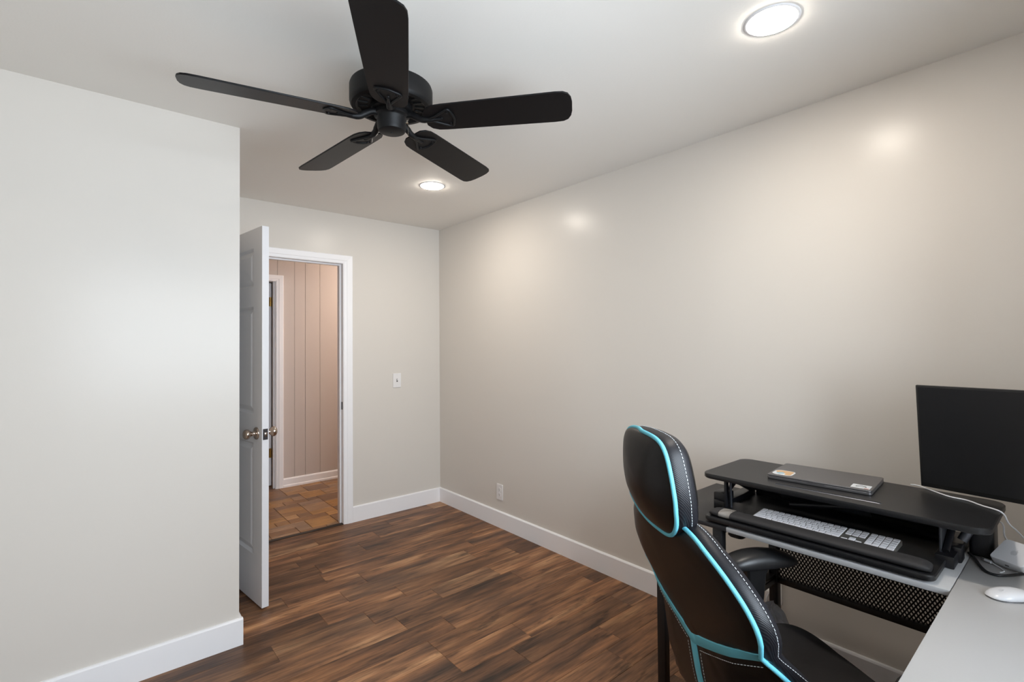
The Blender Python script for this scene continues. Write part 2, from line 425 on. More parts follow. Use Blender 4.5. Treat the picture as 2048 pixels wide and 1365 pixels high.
# ---- panelled doors
def panel_door(name, width, height, th, z0, label, visible_knob=True):
    """slab local: x 0..width from the hinge, y 0..th (y=0 is the room face), z up"""
    d = tag(empty(name), label, 'door', kind='structure')
    st, mu = 0.118, 0.105
    pw = (width - 2 * st - mu) / 2
    cols = [(st, st + pw), (st + pw + mu, width - st)]
    rows = [(0.255, 0.860), (1.015, 1.605), (1.715, 1.925)]
    xs = sorted({0, width, *[v for c in cols for v in c]}); zs = sorted({0, height, *[v for r in rows for v in r]})
    mb = MB()
    for fy, dr in ((0.0, 1), (th, -1)):
        for i in range(len(xs) - 1):
            for k in range(len(zs) - 1):
                a, b, c_, e = xs[i], xs[i + 1], zs[k], zs[k + 1]
                if (a, b) in cols and (c_, e) in rows:
                    ins = 0.014; dep = 0.0125
                    o = [(a, fy, c_), (b, fy, c_), (b, fy, e), (a, fy, e)]
                    q = [(a + ins, fy + dr * dep, c_ + ins), (b - ins, fy + dr * dep, c_ + ins), (b - ins, fy + dr * dep, e - ins), (a + ins, fy + dr * dep, e - ins)]
                    mb.add(o + q, [(j, (j + 1) % 4, 4 + (j + 1) % 4, 4 + j) for j in range(4)])
                else:
                    mb.add([(a, fy, c_), (b, fy, c_), (b, fy, e), (a, fy, e)], [(0, 1, 2, 3)])
    for a, b in (((0, 0), (width, 0)), ((width, 0), (width, height)), ((width, height), (0, height)), ((0, height), (0, 0))):
        mb.add([(a[0], 0, a[1]), (b[0], 0, b[1]), (b[0], th, b[1]), (a[0], th, a[1])], [(0, 1, 2, 3)])
    slab = mb.build('slab', 'door_white', d, 0)
    slab.location.z = z0
    for a, b in cols:
        for c_, e in rows:
            pm = MB(); i1, i2 = 0.010, 0.042
            for fy, dr in ((0.0, 1), (th, -1)):
                vs = [(a + i1, fy + dr * 0.0130, c_ + i1), (b - i1, fy + dr * 0.0130, c_ + i1), (b - i1, fy + dr * 0.0130, e - i1), (a + i1, fy + dr * 0.0130, e - i1),
                      (a + i2, fy + dr * 0.003, c_ + i2), (b - i2, fy + dr * 0.003, c_ + i2), (b - i2, fy + dr * 0.003, e - i2), (a + i2, fy + dr * 0.003, e - i2)]
                pm.add(vs, [(j, (j + 1) % 4, 4 + (j + 1) % 4, 4 + j) for j in range(4)] + [(4, 5, 6, 7)])
            p = pm.build('panel', 'door_white', d, 0); p.location.z = z0
    return d
d1 = panel_door('door_1', 0.946, 2.032, 0.035, 0.012, 'white six-panel bedroom door standing wide open')
d1.location = (0.565, 3.812, 0); d1.rotation_euler = (0, 0, R(-82.4))
kx, kz = 0.946 - 0.068, 0.928
knob_prof = [(0, -0.001), (0.033, -0.001), (0.034, 0.004), (0.030, 0.009), (0.016, 0.011), (0.0125, 0.016), (0.0125, 0.030), (0.018, 0.036), (0.0255, 0.043), (0.0275, 0.052), (0.025, 0.061), (0.017, 0.067), (0.006, 0.069), (0, 0.069)]
for sy, y0 in ((1, 0.0), (-1, 0.035)):
    M = Matrix.Translation((kx, y0, kz)) @ Matrix.Rotation(R(90 * sy), 4, 'X')
    k = MB().lathe(knob_prof, 28, M=M).build('door_knob', 'knob_nickel', d1, 50)
    tag(k, 'brushed nickel round door knob with rose')
lp = MB().box(0.9455, 0.9475, 0.005, 0.030, kz - 0.029, kz + 0.029).build('latch_plate', 'latch_dark', d1, 0)
MB().box(0.947, 0.956, 0.011, 0.024, kz - 0.011, kz + 0.011, bev=0.003).build('latch_bolt', 'knob_nickel', lp, 30)
for hz in (0.22, 1.02, 1.82):
    MB().lathe([(0, 0), (0.006, 0), (0.006, 0.09), (0, 0.09)], 12, M=Matrix.Translation((-0.004, -0.006, hz))).box(0.0, 0.028, -0.0015, 0.0005, hz, hz + 0.09).build('hinge', 'knob_nickel', d1, 40)

# ================================================================== hallway
HX0, HX1 = 0.10, 3.3
hy0 = YF + T
hf = struct('floor_hall', MB().box(HX0, HX1, YF + 0.006, YH, -0.03, -0.004), 'grout', 'hallway floor of brown rectangular tiles in a staggered pattern', 'floor')
cell = 0.1
nx, ny = int((HX1 - HX0) / cell), 14
occ = [[False] * ny for _ in range(nx)]
ty1 = YH
for j in range(ny):
    for i in range(nx):
        if occ[i][j]: continue
        opts = [(2, 1), (2, 1), (2, 1), (3, 1), (2, 2), (1, 1), (3, 1)]
        random.shuffle(opts)
        for w, h in opts + [(1, 1)]:
            if i + w <= nx and j + h <= ny and all(not occ[i + a][j + b] for a in range(w) for b in range(h)):
                for a in range(w):
                    for b in range(h): occ[i + a][j + b] = True
                x0 = HX0 + i * cell; x1 = x0 + w * cell; y1 = ty1 - j * cell; yy0 = y1 - h * cell
                yy0 = max(yy0, YF + 0.006)
                if yy0 < hy0 and (x0 < OX0 or x1 > OX1): 
                    if y1 <= hy0 + 0.01 and (x1 < OX0 or x0 > OX1): break
                g = 0.0016; bb = 0.0015
                vs = []
                for z, ii in ((-0.004, 0), (-0.001, 0), (0.0005, bb)):
                    vs += [(x0 + g + ii, yy0 + g + ii, z), (x1 - g - ii, yy0 + g + ii, z), (x1 - g - ii, y1 - g - ii, z), (x0 + g + ii, y1 - g - ii, z)]
                fs = [(8, 9, 10, 11)] + [(k + q, k + (q + 1) % 4, k + 4 + (q + 1) % 4, k + 4 + q) for k in (0, 4) for q in range(4)]
                if y1 - yy0 > 0.02: MB().add(vs, fs).build('tile', 'hall_tile', hf, 0)
                break
struct('ceiling_hall', MB().box(HX0 - T, HX1 + T, YF, YH + T, H, H + 0.1), 'ceiling_paint', 'hallway ceiling beyond the doorway', 'ceiling')
# opposite hall wall with boards
DX0, DX1, DZ = 0.56, 1.375, 2.04
wh = struct('wall_hall', MB().box(HX0, DX0 - 0.018, YH + 0.013, YH + T, -0.03, H).box(DX1 + 0.018, HX1, YH + 0.013, YH + T, -0.03, H).box(DX0 - 0.018, DX1 + 0.018, YH + 0.013, YH + T, DZ + 0.018, H),
            'hall_paint', 'pinkish beige board-panelled hallway wall beyond the doorway', 'wall')
xb = [HX0, 0.25, 0.40, 0.52]; 
xr_ = [1.393, 1.554, 1.659, 1.807, 2.03, 2.13, 2.28, 2.50, 2.61, 2.76, 2.98, 3.09, HX1]
top = [0.52, 0.62, 0.77, 0.99, 1.10, 1.25, 1.393]
def board(x0, x1, z0, z1):
    g = 0.0008; b = 0.0011
    vs = []
    for yv, ii in ((YH + 0.013, 0), (YH + 0.002, 0), (YH, b)):
        vs += [(x0 + g + ii, yv, z0), (x1 - g - ii, yv, z0), (x1 - g - ii, yv, z1), (x0 + g + ii, yv, z1)]
    fs = [(8, 9, 10, 11)] + [(k + q, k + (q + 1) % 4, k + 4 + (q + 1) % 4, k + 4 + q) for k in (0, 4) for q in range(4)]
    MB().add(vs, fs).build('wall_board', 'hall_paint', wh, 0)
for a, b in zip(xb[:-1], xb[1:]): board(a, b, 0, H)
for a, b in zip(xr_[:-1], xr_[1:]): board(a, b, 0, H)
for a, b in zip(top[:-1], top[1:]): board(a, b, DZ + 0.02, H)
struct('wall_hall_end', MB().box(HX1, HX1 + T, YF, YH + T, -0.03, H).box(HX0 - T, HX0, YF, YH + T, -0.03, H), 'hall_paint', 'end walls closing off the hallway', 'wall')
struct('wall_hall_near', MB().box(XW, HX1, YF, YF + T, -0.03, H).box(HX0 - 0.05, XC - 0.1, YF, YF + T, -0.03, H), 'hall_paint', 'near side of the hallway beside the bedroom', 'wall')
mb = MB()
prof = [(0, 0), (0.016, 0), (0.016, 0.018), (0.011, 0.026), (0.011, 0.078), (0.006, 0.088), (0, 0.09)]
for ax, bx in ((1.447, HX1), (HX0, 0.49)):
    vs = [(px, YH - d, z) for px in (ax, bx) for d, z in prof]; n = len(prof)
    mb.add(vs, [tuple(range(n)), tuple(range(2 * n - 1, n - 1, -1))] + [(i, (i + 1) % n, n + (i + 1) % n, n + i) for i in range(n)])
struct('baseboard_hall', mb, 'trim_white', 'white moulded baseboard under the hallway boards', 'baseboard', 25)
cx1 = (DX0 + DX1) / 2
t2 = tag(empty('trim_2', (cx1, YH, 0)), 'white casing of the second doorway across the hall', 'door frame', kind='structure')
lining(t2, DX0, DX1, YH, YH + T, DZ, cx1, YH)
casing(t2, DX0 - 0.006, DX1 + 0.009, DZ + 0.006, 0, -1, cx1, 0.062, 0.062, 0.055)
MB().box(DX1 - 0.012 - cx1, DX1 - cx1, 0.03, 0.06, 0, DZ).build('door_stop', 'trim_white', t2, 0)
d2 = panel_door('door_2', 0.80, 2.02, 0.035, 0.012, 'white door ajar in the doorway across the hall')
# hinged on the right jamb, swung into the far room
d2.location = (DX1 - 0.005, YH + T + 0.012, 0); d2.rotation_euler = (0, 0, R(94))
for hz in (0.29, 1.80):
    MB().lathe([(0, 0), (0.008, 0), (0.008, 0.09), (0, 0.09)], 12, M=Matrix.Translation((-0.008, 0.010, hz))).box(-0.016, 0.032, 0.0, 0.003, hz, hz + 0.09).box(-0.004, 0.0, -0.002, 0.034, hz, hz + 0.09).build('hinge', 'brass', d2, 40)
# the room beyond that doorway, kept as a closed dim shell
struct('wall_beyond', MB().box(HX0, HX0 + 0.08, YH + T, 7.2, -0.03, H).box(2.2, 2.3, YH + T, 7.2, -0.03, H).box(HX0, 2.3, 7.2, 7.3, -0.03, H).box(HX0, 2.3, YH + T, 7.3, H, H + 0.1), 'hall_paint', 'unlit room seen past the second doorway', 'wall')
struct('floor_beyond', MB().box(HX0, 2.3, YH, 7.3, -0.03, 0.0), 'plank_wood', 'wood floor of the unlit room past the hall', 'floor')
# hallway lamp
hl = tag(empty('hall_ceiling_lamp_offscreen', (2.65, 4.55, H)), 'round flush ceiling lamp lighting the hallway', 'lamp')
MB().lathe([(0, 0), (0.15, 0), (0.155, -0.012), (0.15, -0.025), (0.14, -0.028)], 32).build('lamp_base', 'knob_nickel', hl, 40)
MB().lathe([(0.14, -0.026), (0.132, -0.05), (0.10, -0.075), (0.05, -0.09), (0, -0.094)], 32).build('lamp_shade_offscreen', 'hall_lens', hl, 60)

# ================================================================== ceiling lights
def downlight(x, y, label):
    o = tag(empty('recessed_light', (x, y, H)), label, 'ceiling light', 'recessed ceiling lights')
    MB().lathe([(0.073, -0.001), (0.0745, -0.003), (0.079, -0.0025), (0.083, -0.001), (0.084, 0.0005), (0.073, 0.0005)], 40).build('trim_ring', 'trim_white', o, 40)
    MB().lathe([(0, -0.011), (0.035, -0.0105), (0.060, -0.0075), (0.074, -0.002)], 40).build('lens', 'lamp_lens', o, 60)
downlight(1.672, 0.662, 'round recessed ceiling light, lit, above the desk')
downlight(1.690, 2.790, 'round recessed ceiling light, lit, near the doorway')

# ================================================================== switch and outlets
def plate(name, label, cat, toggle, loc, rz):
    o = tag(empty(name, loc, rz), label, cat)
    # local: x = across, y = out of the wall, z = up (centre at origin)
    pts = rrect(-0.037, 0.037, -0.060, 0.060, 0.004, 3)
    M = Matrix.Rotation(R(90), 4, 'X') @ Matrix.Scale(-1, 4, (0, 0, 1))
    MB().prism(pts, 0, 0.006, bev=0.0018, M=Matrix(((1, 0, 0, 0), (0, 0, 1, 0), (0, 1, 0, 0), (0, 0, 0, 1)))).build('wall_plate', 'plastic_white', o, 30)
    for z in (0.048, -0.048) if toggle else (0.0,):
        MB().lathe([(0, 0), (0.0028, 0), (0.0024, 0.001), (0, 0.0012)], 10, M=Matrix.Translation((0, 0.006, z)) @ Matrix.Rotation(R(-90), 4, 'X')).build('screw', 'plastic_white', o, 40)
    if toggle:
        MB().box(-0.0055, 0.0055, 0.0055, 0.0066, -0.0125, 0.0125).build('slot', 'slot_dark', o, 0)
        MB().box(-0.004, 0.004, 0.0, 0.016, -0.006, 0.003, bev=0.0015, M=Matrix.Translation((0, 0.004, 0.002)) @ Matrix.Rotation(R(28), 4, 'X')).build('toggle', 'plastic_white', o, 30)
    else:
        for z in (0.0195, -0.0195):
            rc = MB().prism(rrect(-0.0165, 0.0165, -0.0145, 0.0145, 0.009, 5), 0.006, 0.0078, M=Matrix(((1, 0, 0, 0), (0, 0, 1, 0), (0, 1, 0, z), (0, 0, 0, 1)))).build('receptacle', 'plastic_white', o, 30)
            MB().box(-0.0075, -0.0055, 0.0076, 0.0081, z - 0.003, z + 0.005).box(0.0055, 0.0075, 0.0076, 0.0081, z - 0.003, z + 0.004).box(-0.002, 0.002, 0.0076, 0.0081, z - 0.010, z - 0.006).build('slots', 'slot_dark', rc, 0)
    return o
plate('light_switch', 'white toggle light switch on the wall beside the doorway', 'light switch', True, (1.969, YF, 1.103), R(180))
plate('wall_outlet', 'white duplex outlet on the bare wall above the baseboard', 'outlet', False, (XW, 2.979, 0.268), R(90))
plate('wall_outlet', 'white duplex outlet behind the desk legs with a cord plugged in', 'outlet', False, (XW, 0.976, 0.268), R(90))

# ================================================================== ceiling fan
fan = tag(empty('ceiling_fan', (0.842, 1.674, H)), 'matte black five-blade ceiling fan', 'ceiling fan')
MB().lathe([(0, 0), (0.036, 0), (0.038, -0.01), (0.036, -0.04), (0.028, -0.055), (0.02, -0.07), (0.02, -0.1), (0, -0.1)], 36).build('canopy', 'fan_black', fan, 40)
MB().lathe([(0, -0.078), (0.09, -0.078), (0.135, -0.082), (0.147, -0.088), (0.150, -0.096), (0.150, -0.150), (0.148, -0.158), (0.143, -0.164), (0.128, -0.166), (0.120, -0.158), (0.085, -0.156), (0, -0.156)], 56).build('motor_housing', 'fan_black', fan, 35)
vm = MB()
for k in range(20):
    M = Matrix.Rotation(2 * math.pi * k / 20, 4, 'Z')
    vm.box(0.086, 0.124, -0.006, 0.006, -0.160, -0.155, bev=0.001, M=M)
vm.build('vent_ribs', 'fan_black', fan, 30)
MB().lathe([(0, -0.156), (0.074, -0.156), (0.076, -0.160), (0.076, -0.176), (0.070, -0.180), (0, -0.180)], 40).build('flywheel', 'fan_black', fan, 35)
sw = MB().lathe([(0, -0.178), (0.062, -0.178), (0.064, -0.182), (0.064, -0.196), (0.056, -0.200), (0.0535, -0.204), (0.052, -0.240), (0.048, -0.250), (0.040, -0.254), (0.004, -0.255), (0.003, -0.258), (0, -0.258)], 40).build('switch_housing', 'fan_black', fan, 35)
ch = MB()
ch.lathe([(0, 0), (0.004, 0), (0.004, 0.008), (0, 0.008)], 10, M=Matrix.Rotation(R(-35), 4, 'Z') @ Matrix.Translation((0.052, 0, -0.215)) @ Matrix.Rotation(R(90), 4, 'Y'))
pc = Matrix.Rotation(R(-35), 4, 'Z') @ Vector((0.060, 0, -0.216))
for k in range(17):
    ch.lathe([(0, -0.0013), (0.0011, -0.0007), (0.0011, 0.0007), (0, 0.0013)], 6, M=Matrix.Translation((pc.x, pc.y, pc.z - 0.0032 * k)))
ch.build('pull_chain', 'chain_metal', fan, 50)
def blade_mesh():
    # local: x radial, y tangential, z thickness
    pts = []
    half = [(0.128, 0.034), (0.142, 0.053), (0.165, 0.063), (0.20, 0.066), (0.40, 0.071), (0.606, 0.0745), (0.634, 0.0725), (0.650, 0.064), (0.660, 0.046), (0.664, 0.022)]
    pts = [(x, y) for x, y in half] + [(x, -y) for x, y in reversed(half)]
    return MB().prism(pts, -0.003, 0.003, bev=0.0012)
def iron_mesh():
    mb = MB()
    # arm from the flywheel out to the blade, then a three-lobed crow's foot under the blade
    mb.tube(smooth_path([(0.050, 0, 0.024), (0.075, 0, 0.021), (0.098, 0, 0.008), (0.120, 0, -0.004), (0.165, 0, -0.008)], 5), [0.0125] * 12 + [0.0115] * 5 + [0.010, 0.009, 0.008, 0.006], 10)
    loop = smooth_path([(0.135, 0.0, -0.007), (0.165, 0.013, -0.007), (0.20, 0.034, -0.006), (0.222, 0.042, -0.005), (0.232, 0.022, -0.006), (0.236, 0.0, -0.006), (0.232, -0.022, -0.006), (0.222, -0.042, -0.005), (0.20, -0.034, -0.006), (0.165, -0.013, -0.007)], 4, True)
    mb.tube(loop, 0.0052, 8, closed=True)
    mb.prism([(0.14, -0.006), (0.175, -0.016), (0.205, -0.035), (0.224, -0.040), (0.234, 0.0), (0.224, 0.040), (0.205, 0.035), (0.175, 0.016), (0.14, 0.006)], -0.0055, -0.002)
    mb.tube([(0.14, 0, -0.007), (0.19, 0, -0.008)], [0.009, 0.005], 8)
    for x, y in ((0.218, 0.030), (0.218, -0.030), (0.19, 0.0)):
        mb.lathe([(0, -0.012), (0.005, -0.0105), (0.006, -0.006), (0, -0.006)], 10, M=Matrix.Translation((x, y, 0.001)))
    return mb
bz = 2.227 - H
g_ = Vector((0.004, -0.0233)); TILT = Matrix.Rotation(math.atan(g_.length), 4, Vector((g_.y, -g_.x, 0)).normalized()) # the blade set hangs a little out of level
proto = None
for k in range(5):
    a = R(168.4 - 72 * k)
    M = Matrix.Translation((0, 0, bz)) @ TILT @ Matrix.Rotation(a, 4, 'Z') @ Matrix.Rotation(R(-13), 4, 'X')
    if proto is None:
        b = blade_mesh().build('blade', 'blade_black', fan, 30); ir = iron_mesh().build('blade_iron', 'fan_black', b, 50); proto = b
    else:
        b = copy_tree(proto, fan)
    b.matrix_basis = M
# ================================================================== desk
def wb(mb, name, mat, parent, smooth=30):
    o = mb.build(name, mat, parent, smooth); o.location = -Vector(parent.location); return o
DT = 0.75
DXF, DXB, DYL, DYS, DYR, DXE = 1.700, 2.206, 1.148, 0.256, -0.250, 0.82
desk = tag(empty('corner_desk', (1.95, 0.45, 0)), 'L-shaped desk with white and black tops on a black steel frame', 'desk')
p_ = 0.016
tag(wb(MB().box(DXF, DXB, 0.852, DYL, DT - p_, DT, bev=0.002), 'end_top', 'desk_black', desk), 'black wood-grain end section of the desktop')
tag(wb(MB().box(DXF, DXB, DYS + 0.001, 0.852, DT - p_, DT, bev=0.0015), 'desktop', 'desk_white', desk), 'white main section of the desktop')
tag(wb(MB().box(DXE, DXB, DYR, DYS - 0.001, DT - p_, DT, bev=0.0015), 'return_top', 'desk_white', desk), 'white return section of the desktop')
lg = 0.034
def leg(x, y, z1=DT - p_):
    o = wb(MB().box(x - lg / 2, x + lg / 2, y - lg / 2, y + lg / 2, 0.008, z1, bev=0.003), 'leg', 'desk_steel', desk)
    f = MB().lathe([(0, 0), (0.014, 0), (0.014, 0.008), (0, 0.008)], 12, M=Matrix.Translation((x, y, 0))).build('foot', 'chair_plastic', o, 40)
LYA, LYB, LXF, LXB = 1.122, 0.888, 1.722, 2.186
for x in (LXF, LXB):
    for y in (LYA, LYB): leg(x, y)
for x, y in ((LXB, DYR + 0.02), (DXE + 0.02, DYR + 0.02), (DXE + 0.02, DYS - 0.02), (LXB, DYS - 0.03)): leg(x, y)
def rail(x0, x1, y0, y1, z0, z1, name='rail'): wb(MB().box(x0, x1, y0, y1, z0, z1, bev=0.002), name, 'desk_steel', desk)
zt = DT - p_
rail(LXB - 0.012, LXB + 0.012, LYB, LYA, 0.400, 0.424)              # shelf frame, back
rail(LXF - 0.012, LXF + 0.012, LYB, LYA, 0.400, 0.424)
rail(LXF, LXB, LYB - 0.012, LYB + 0.012, 0.400, 0.424)
rail(LXF, LXB, LYA - 0.012, LYA + 0.012, 0.400, 0.424)
rail(LXB - 0.012, LXB + 0.012, DYS - 0.03, LYB, 0.400, 0.424)       # foot of the mesh panel
rail(LXB - 0.012, LXB + 0.012, DYR + 0.02, LYA, zt - 0.022, zt)
rail(LXF + 0.06, LXF + 0.084, DYS, LYA, zt - 0.022, zt)
rail(LXF, LXB, LYA - 0.012, LYA + 0.012, zt - 0.022, zt); rail(LXF, LXB, LYB - 0.012, LYB + 0.012, zt - 0.022, zt)
rail(DXE + 0.02, LXB, DYR + 0.012, DYR + 0.034, zt - 0.022, zt)
rail(DXE + 0.01, DXE + 0.03, DYR + 0.02, DYS - 0.02, zt - 0.022, zt)
tag(wb(MB().box(LXF - 0.01, LXB + 0.01, LYB - 0.01, LYA + 0.01, 0.424, 0.436, bev=0.002), 'shelf', 'desk_black', desk), 'small black shelf inside the desk end frame')
# expanded steel mesh screen under the back edge
mm = MB(); y0, y1, z0, z1 = DYS - 0.02, LYB - 0.014, 0.424, zt - 0.020
cy_, cz_ = 0.0128, 0.0128
def clip(ya, za, dy, dz):
    # line through (ya, za) direction (dy, dz) clipped to the panel
    t0, t1 = -10.0, 10.0
    for a, d, lo, hi in ((ya, dy, y0, y1), (za, dz, z0, z1)):
        ta, tb = (lo - a) / d, (hi - a) / d
        t0 = max(t0, min(ta, tb)); t1 = min(t1, max(ta, tb))
    return (t0, t1) if t1 - t0 > 0.004 else None
n = int((y1 - y0 + (z1 - z0)) / cy_) + 4
for s in (1, -1):
    for k in range(n):
        base = y0 + k * cy_ if s < 0 else y1 - k * cy_
        c = clip(base, z0, s * 0.62, 1.0)
        if c:
            a = Vector((LXB, base + s * 0.62 * c[0], z0 + c[0])); b = Vector((LXB, base + s * 0.62 * c[1], z0 + c[1]))
            d = (b - a).normalized(); w = d.cross(Vector((1, 0, 0))) * 0.0024; e = Vector((0.0008, 0, 0))
            mm.add([a + w + e, a - w + e, a - w - e, a + w - e, b + w + e, b - w + e, b - w - e, b + w - e], [(0, 1, 5, 4), (1, 2, 6, 5), (2, 3, 7, 6), (3, 0, 4, 7)])
tag(wb(mm, 'mesh_screen', 'mesh_steel', desk, 0), 'black diamond wire mesh screen', kind='stuff')

# ================================================================== desk riser
rz = tag(empty('desk_riser', (1.95, 0.59, DT)), 'black sit-stand desk riser with keyboard tray', 'desk riser')
PZ = 0.900
plat = wb(MB().prism(rrect(1.793, 2.150, 0.186, 0.996, 0.04, 8), PZ - 0.018, PZ, bev=0.003), 'platform', 'riser_top', rz)
# shallow tablet groove: a rim framing a sunken dark strip
gm = MB()
ga, gb = Vector((1.838, 0.742, PZ)), Vector((1.851, 0.434, PZ)); gd = (gb - ga); gl = gd.length; ang = math.atan2(gd.y, gd.x)
MG = Matrix.Translation(ga) @ Matrix.Rotation(ang, 4, 'Z')
out_ = rrect(0, gl, -0.006, 0.006, 0.0055, 5); inn = rrect(0.0022, gl - 0.0022, -0.0038, 0.0038, 0.0036, 5); m_ = len(out_)
vs = [MG @ Vector((x, y, 0.0)) for x, y in out_] + [MG @ Vector((x, y, 0.0016)) for x, y in inn] + [MG @ Vector((x, y, 0.0003)) for x, y in inn]
gm.add(vs, [(i, (i + 1) % m_, m_ + (i + 1) % m_, m_ + i) for i in range(m_)] + [(m_ + i, m_ + (i + 1) % m_, 2 * m_ + (i + 1) % m_, 2 * m_ + i) for i in range(m_)], 0)
gm.add(vs[2 * m_:], [tuple(range(m_))], 1)
gm.build('tablet_slot', ['strut_grey', 'cable_black'], plat, 30)
tray = wb(MB().prism(rrect(1.700, 1.930, 0.287, 0.936, 0.022, 6), 0.757, 0.773, bev=0.003), 'keyboard_tray', 'riser_top', rz)
wb(MB().prism(rrect(1.925, 2.145, 0.315, 0.935, 0.01, 3), 0.7505, 0.763), 'base_plate', 'riser_top', rz)
wb(MB().box(2.128, 2.142, 0.315, 0.935, 0.763, 0.845, bev=0.002), 'back_plate', 'riser_steel', rz)
for y, s in ((0.958, 1), (0.292, -1)):
    wb(MB().box(1.86, 2.13, y - 0.022, y + 0.022, DT + 0.0005, 0.785, bev=0.003), 'base_rail', 'riser_steel', rz)
    wb(MB().tube([(1.885, y, 0.79), (2.10, y, PZ - 0.020)], 0.009, 8), 'scissor_arm', 'riser_steel', rz, 50)
    wb(MB().tube([(2.09, y - 0.02 * s, 0.79), (1.885, y - 0.02 * s, PZ - 0.020)], 0.009, 8), 'scissor_arm', 'riser_steel', rz, 50)
    wb(MB().box(1.84, 2.12, y - 0.03, y + 0.006, PZ - 0.032, PZ - 0.0175, bev=0.002), 'platform_bracket', 'riser_steel', rz)
# left end: hinge housing and slim struts
wb(MB().box(1.872, 1.945, 0.938, 0.988, 0.765, 0.815, bev=0.008), 'hinge_housing', 'riser_steel', rz)
wb(MB().tube([(1.850, 0.905, 0.775), (1.822, 0.893, PZ - 0.018)], 0.0045, 8), 'strut', 'strut_grey', rz, 50)
wb(MB().box(1.832, 1.852, 0.914, 0.924, 0.775, PZ - 0.017, bev=0.002), 'strut', 'riser_steel', rz)
# right end: upright plate, foot and spring housing
wb(MB().box(1.885, 2.02, 0.3005, 0.3065, 0.757, PZ - 0.017, bev=0.0015), 'side_plate', 'strut_grey', rz)
wb(MB().box(1.925, 1.975, 0.262, 0.290, DT + 0.0003, 0.797, bev=0.006), 'foot', 'riser_steel', rz)
wb(MB().prism(rrect(2.035, 2.13, 0.205, 0.262, 0.012, 4), DT + 0.0004, PZ - 0.017, bev=0.002), 'spring_housing', 'riser_steel', rz)
wb(MB().tube([(1.99, 0.27, 0.80), (2.02, 0.235, PZ - 0.02)], 0.013, 10), 'gas_spring', 'strut_grey', rz, 50)
# cross plate and bars between the two sides
wb(MB().box(-0.13, 0.16, -0.002, 0.002, -0.03, 0.03, bev=0.001, M=Matrix.Translation((2.03, 0.64, 0.82)) @ Matrix.Rotation(R(90), 4, 'Z') @ Matrix.Rotation(R(-35), 4, 'X')), 'cross_plate', 'strut_grey', rz)
wb(MB().tube([(2.09, 0.30, 0.80), (2.09, 0.95, 0.80)], 0.010, 8), 'cross_bar', 'riser_steel', rz, 50)
wb(MB().tube([(1.90, 0.30, 0.862), (1.90, 0.95, 0.862)], 0.009, 8), 'cross_bar', 'riser_steel', rz, 50)
wb(MB().tube([(1.97, 0.74, 0.80), (1.94, 0.40, 0.872)], 0.010, 8), 'gas_spring', 'riser_steel', rz, 50)

# ================================================================== things on the riser
# laptop (closed): corners front-left (1.92, .805) ... back-right (2.14, .487)
lt = tag(empty('laptop', (2.018, 0.643, PZ), R(-90 + 4.5)), 'closed dark grey laptop with two stickers on its lid', 'laptop')
# local x = across (towards the window wall), y = depth (towards the desk wall)
lw, ld = 0.158, 0.112
MB().prism(rrect(-lw, lw, -ld, ld, 0.010, 5), 0.001, 0.0095, bev=0.0012).build('base', 'laptop_grey', lt, 30)
MB().prism(rrect(-lw + 0.001, lw - 0.001, -ld + 0.001, ld - 0.001, 0.010, 5), 0.0095, 0.0105).build('seam', 'laptop_dark', lt, 30)
lid = MB().prism(rrect(-lw, lw, -ld, ld, 0.010, 5), 0.0105, 0.0160, bev=0.0014).build('lid', 'laptop_grey', lt, 30)
MB().box(-0.027, 0.027, -ld - 0.0006, -ld + 0.004, 0.0062, 0.0096).build('thumb_notch', 'laptop_grey', lt, 0)
st1 = MB().prism(rrect(-0.150, -0.083, -0.094, -0.020, 0.020, 5), 0.0160, 0.0163).build('sticker', 'sticker_white', lid, 0); tag(st1, 'rounded orange, white and pale blue sticker')
MB().prism(rrect(-0.145, -0.088, -0.062, -0.025, 0.015, 5), 0.0163, 0.0165).prism(rrect(-0.108, -0.088, -0.088, -0.05, 0.008, 4), 0.0163, 0.01645).build('sticker_print', 'sticker_orange', st1, 0)
MB().prism([(-0.138, -0.075), (-0.125, -0.083), (-0.112, -0.07), (-0.118, -0.052), (-0.132, -0.056)], 0.0163, 0.01655).build('sticker_print', 'sticker_blue', st1, 0)
st2 = MB().prism(rrect(0.097, 0.150, -0.098, -0.048, 0.002, 2), 0.0160, 0.0163).build('sticker', 'sticker_white', lid, 0); tag(st2, 'white square sticker with a small dark arc')
MB().tube([Vector((0.124 + 0.014 * math.cos(R(a)), -0.078 + 0.012 * math.sin(R(a)), 0.0164)) for a in range(-10, 191, 20)], 0.0011, 5).box(0.110, 0.138, -0.081, -0.0795, 0.0162, 0.0166).build('sticker_print', 'sticker_black', st2, 0)
MB().box(0.135, 0.148, -0.097, -0.090, 0.0162, 0.0165).build('sticker_print', 'sticker_red', st2, 0)
for sx in (-1, 1):
    for sy in (-1, 1): MB().lathe([(0, 0), (0.007, 0), (0.007, 0.0015), (0, 0.0015)], 12, M=Matrix.Translation((sx * 0.135, sy * 0.09, 0))).build('rubber_foot', 'laptop_dark', lt, 40)
# keyboard
kb = tag(empty('keyboard', (1.842, 0.600, 0.773), R(-90 + 1.0)), 'slim white keyboard with number pad on the riser tray', 'keyboard')
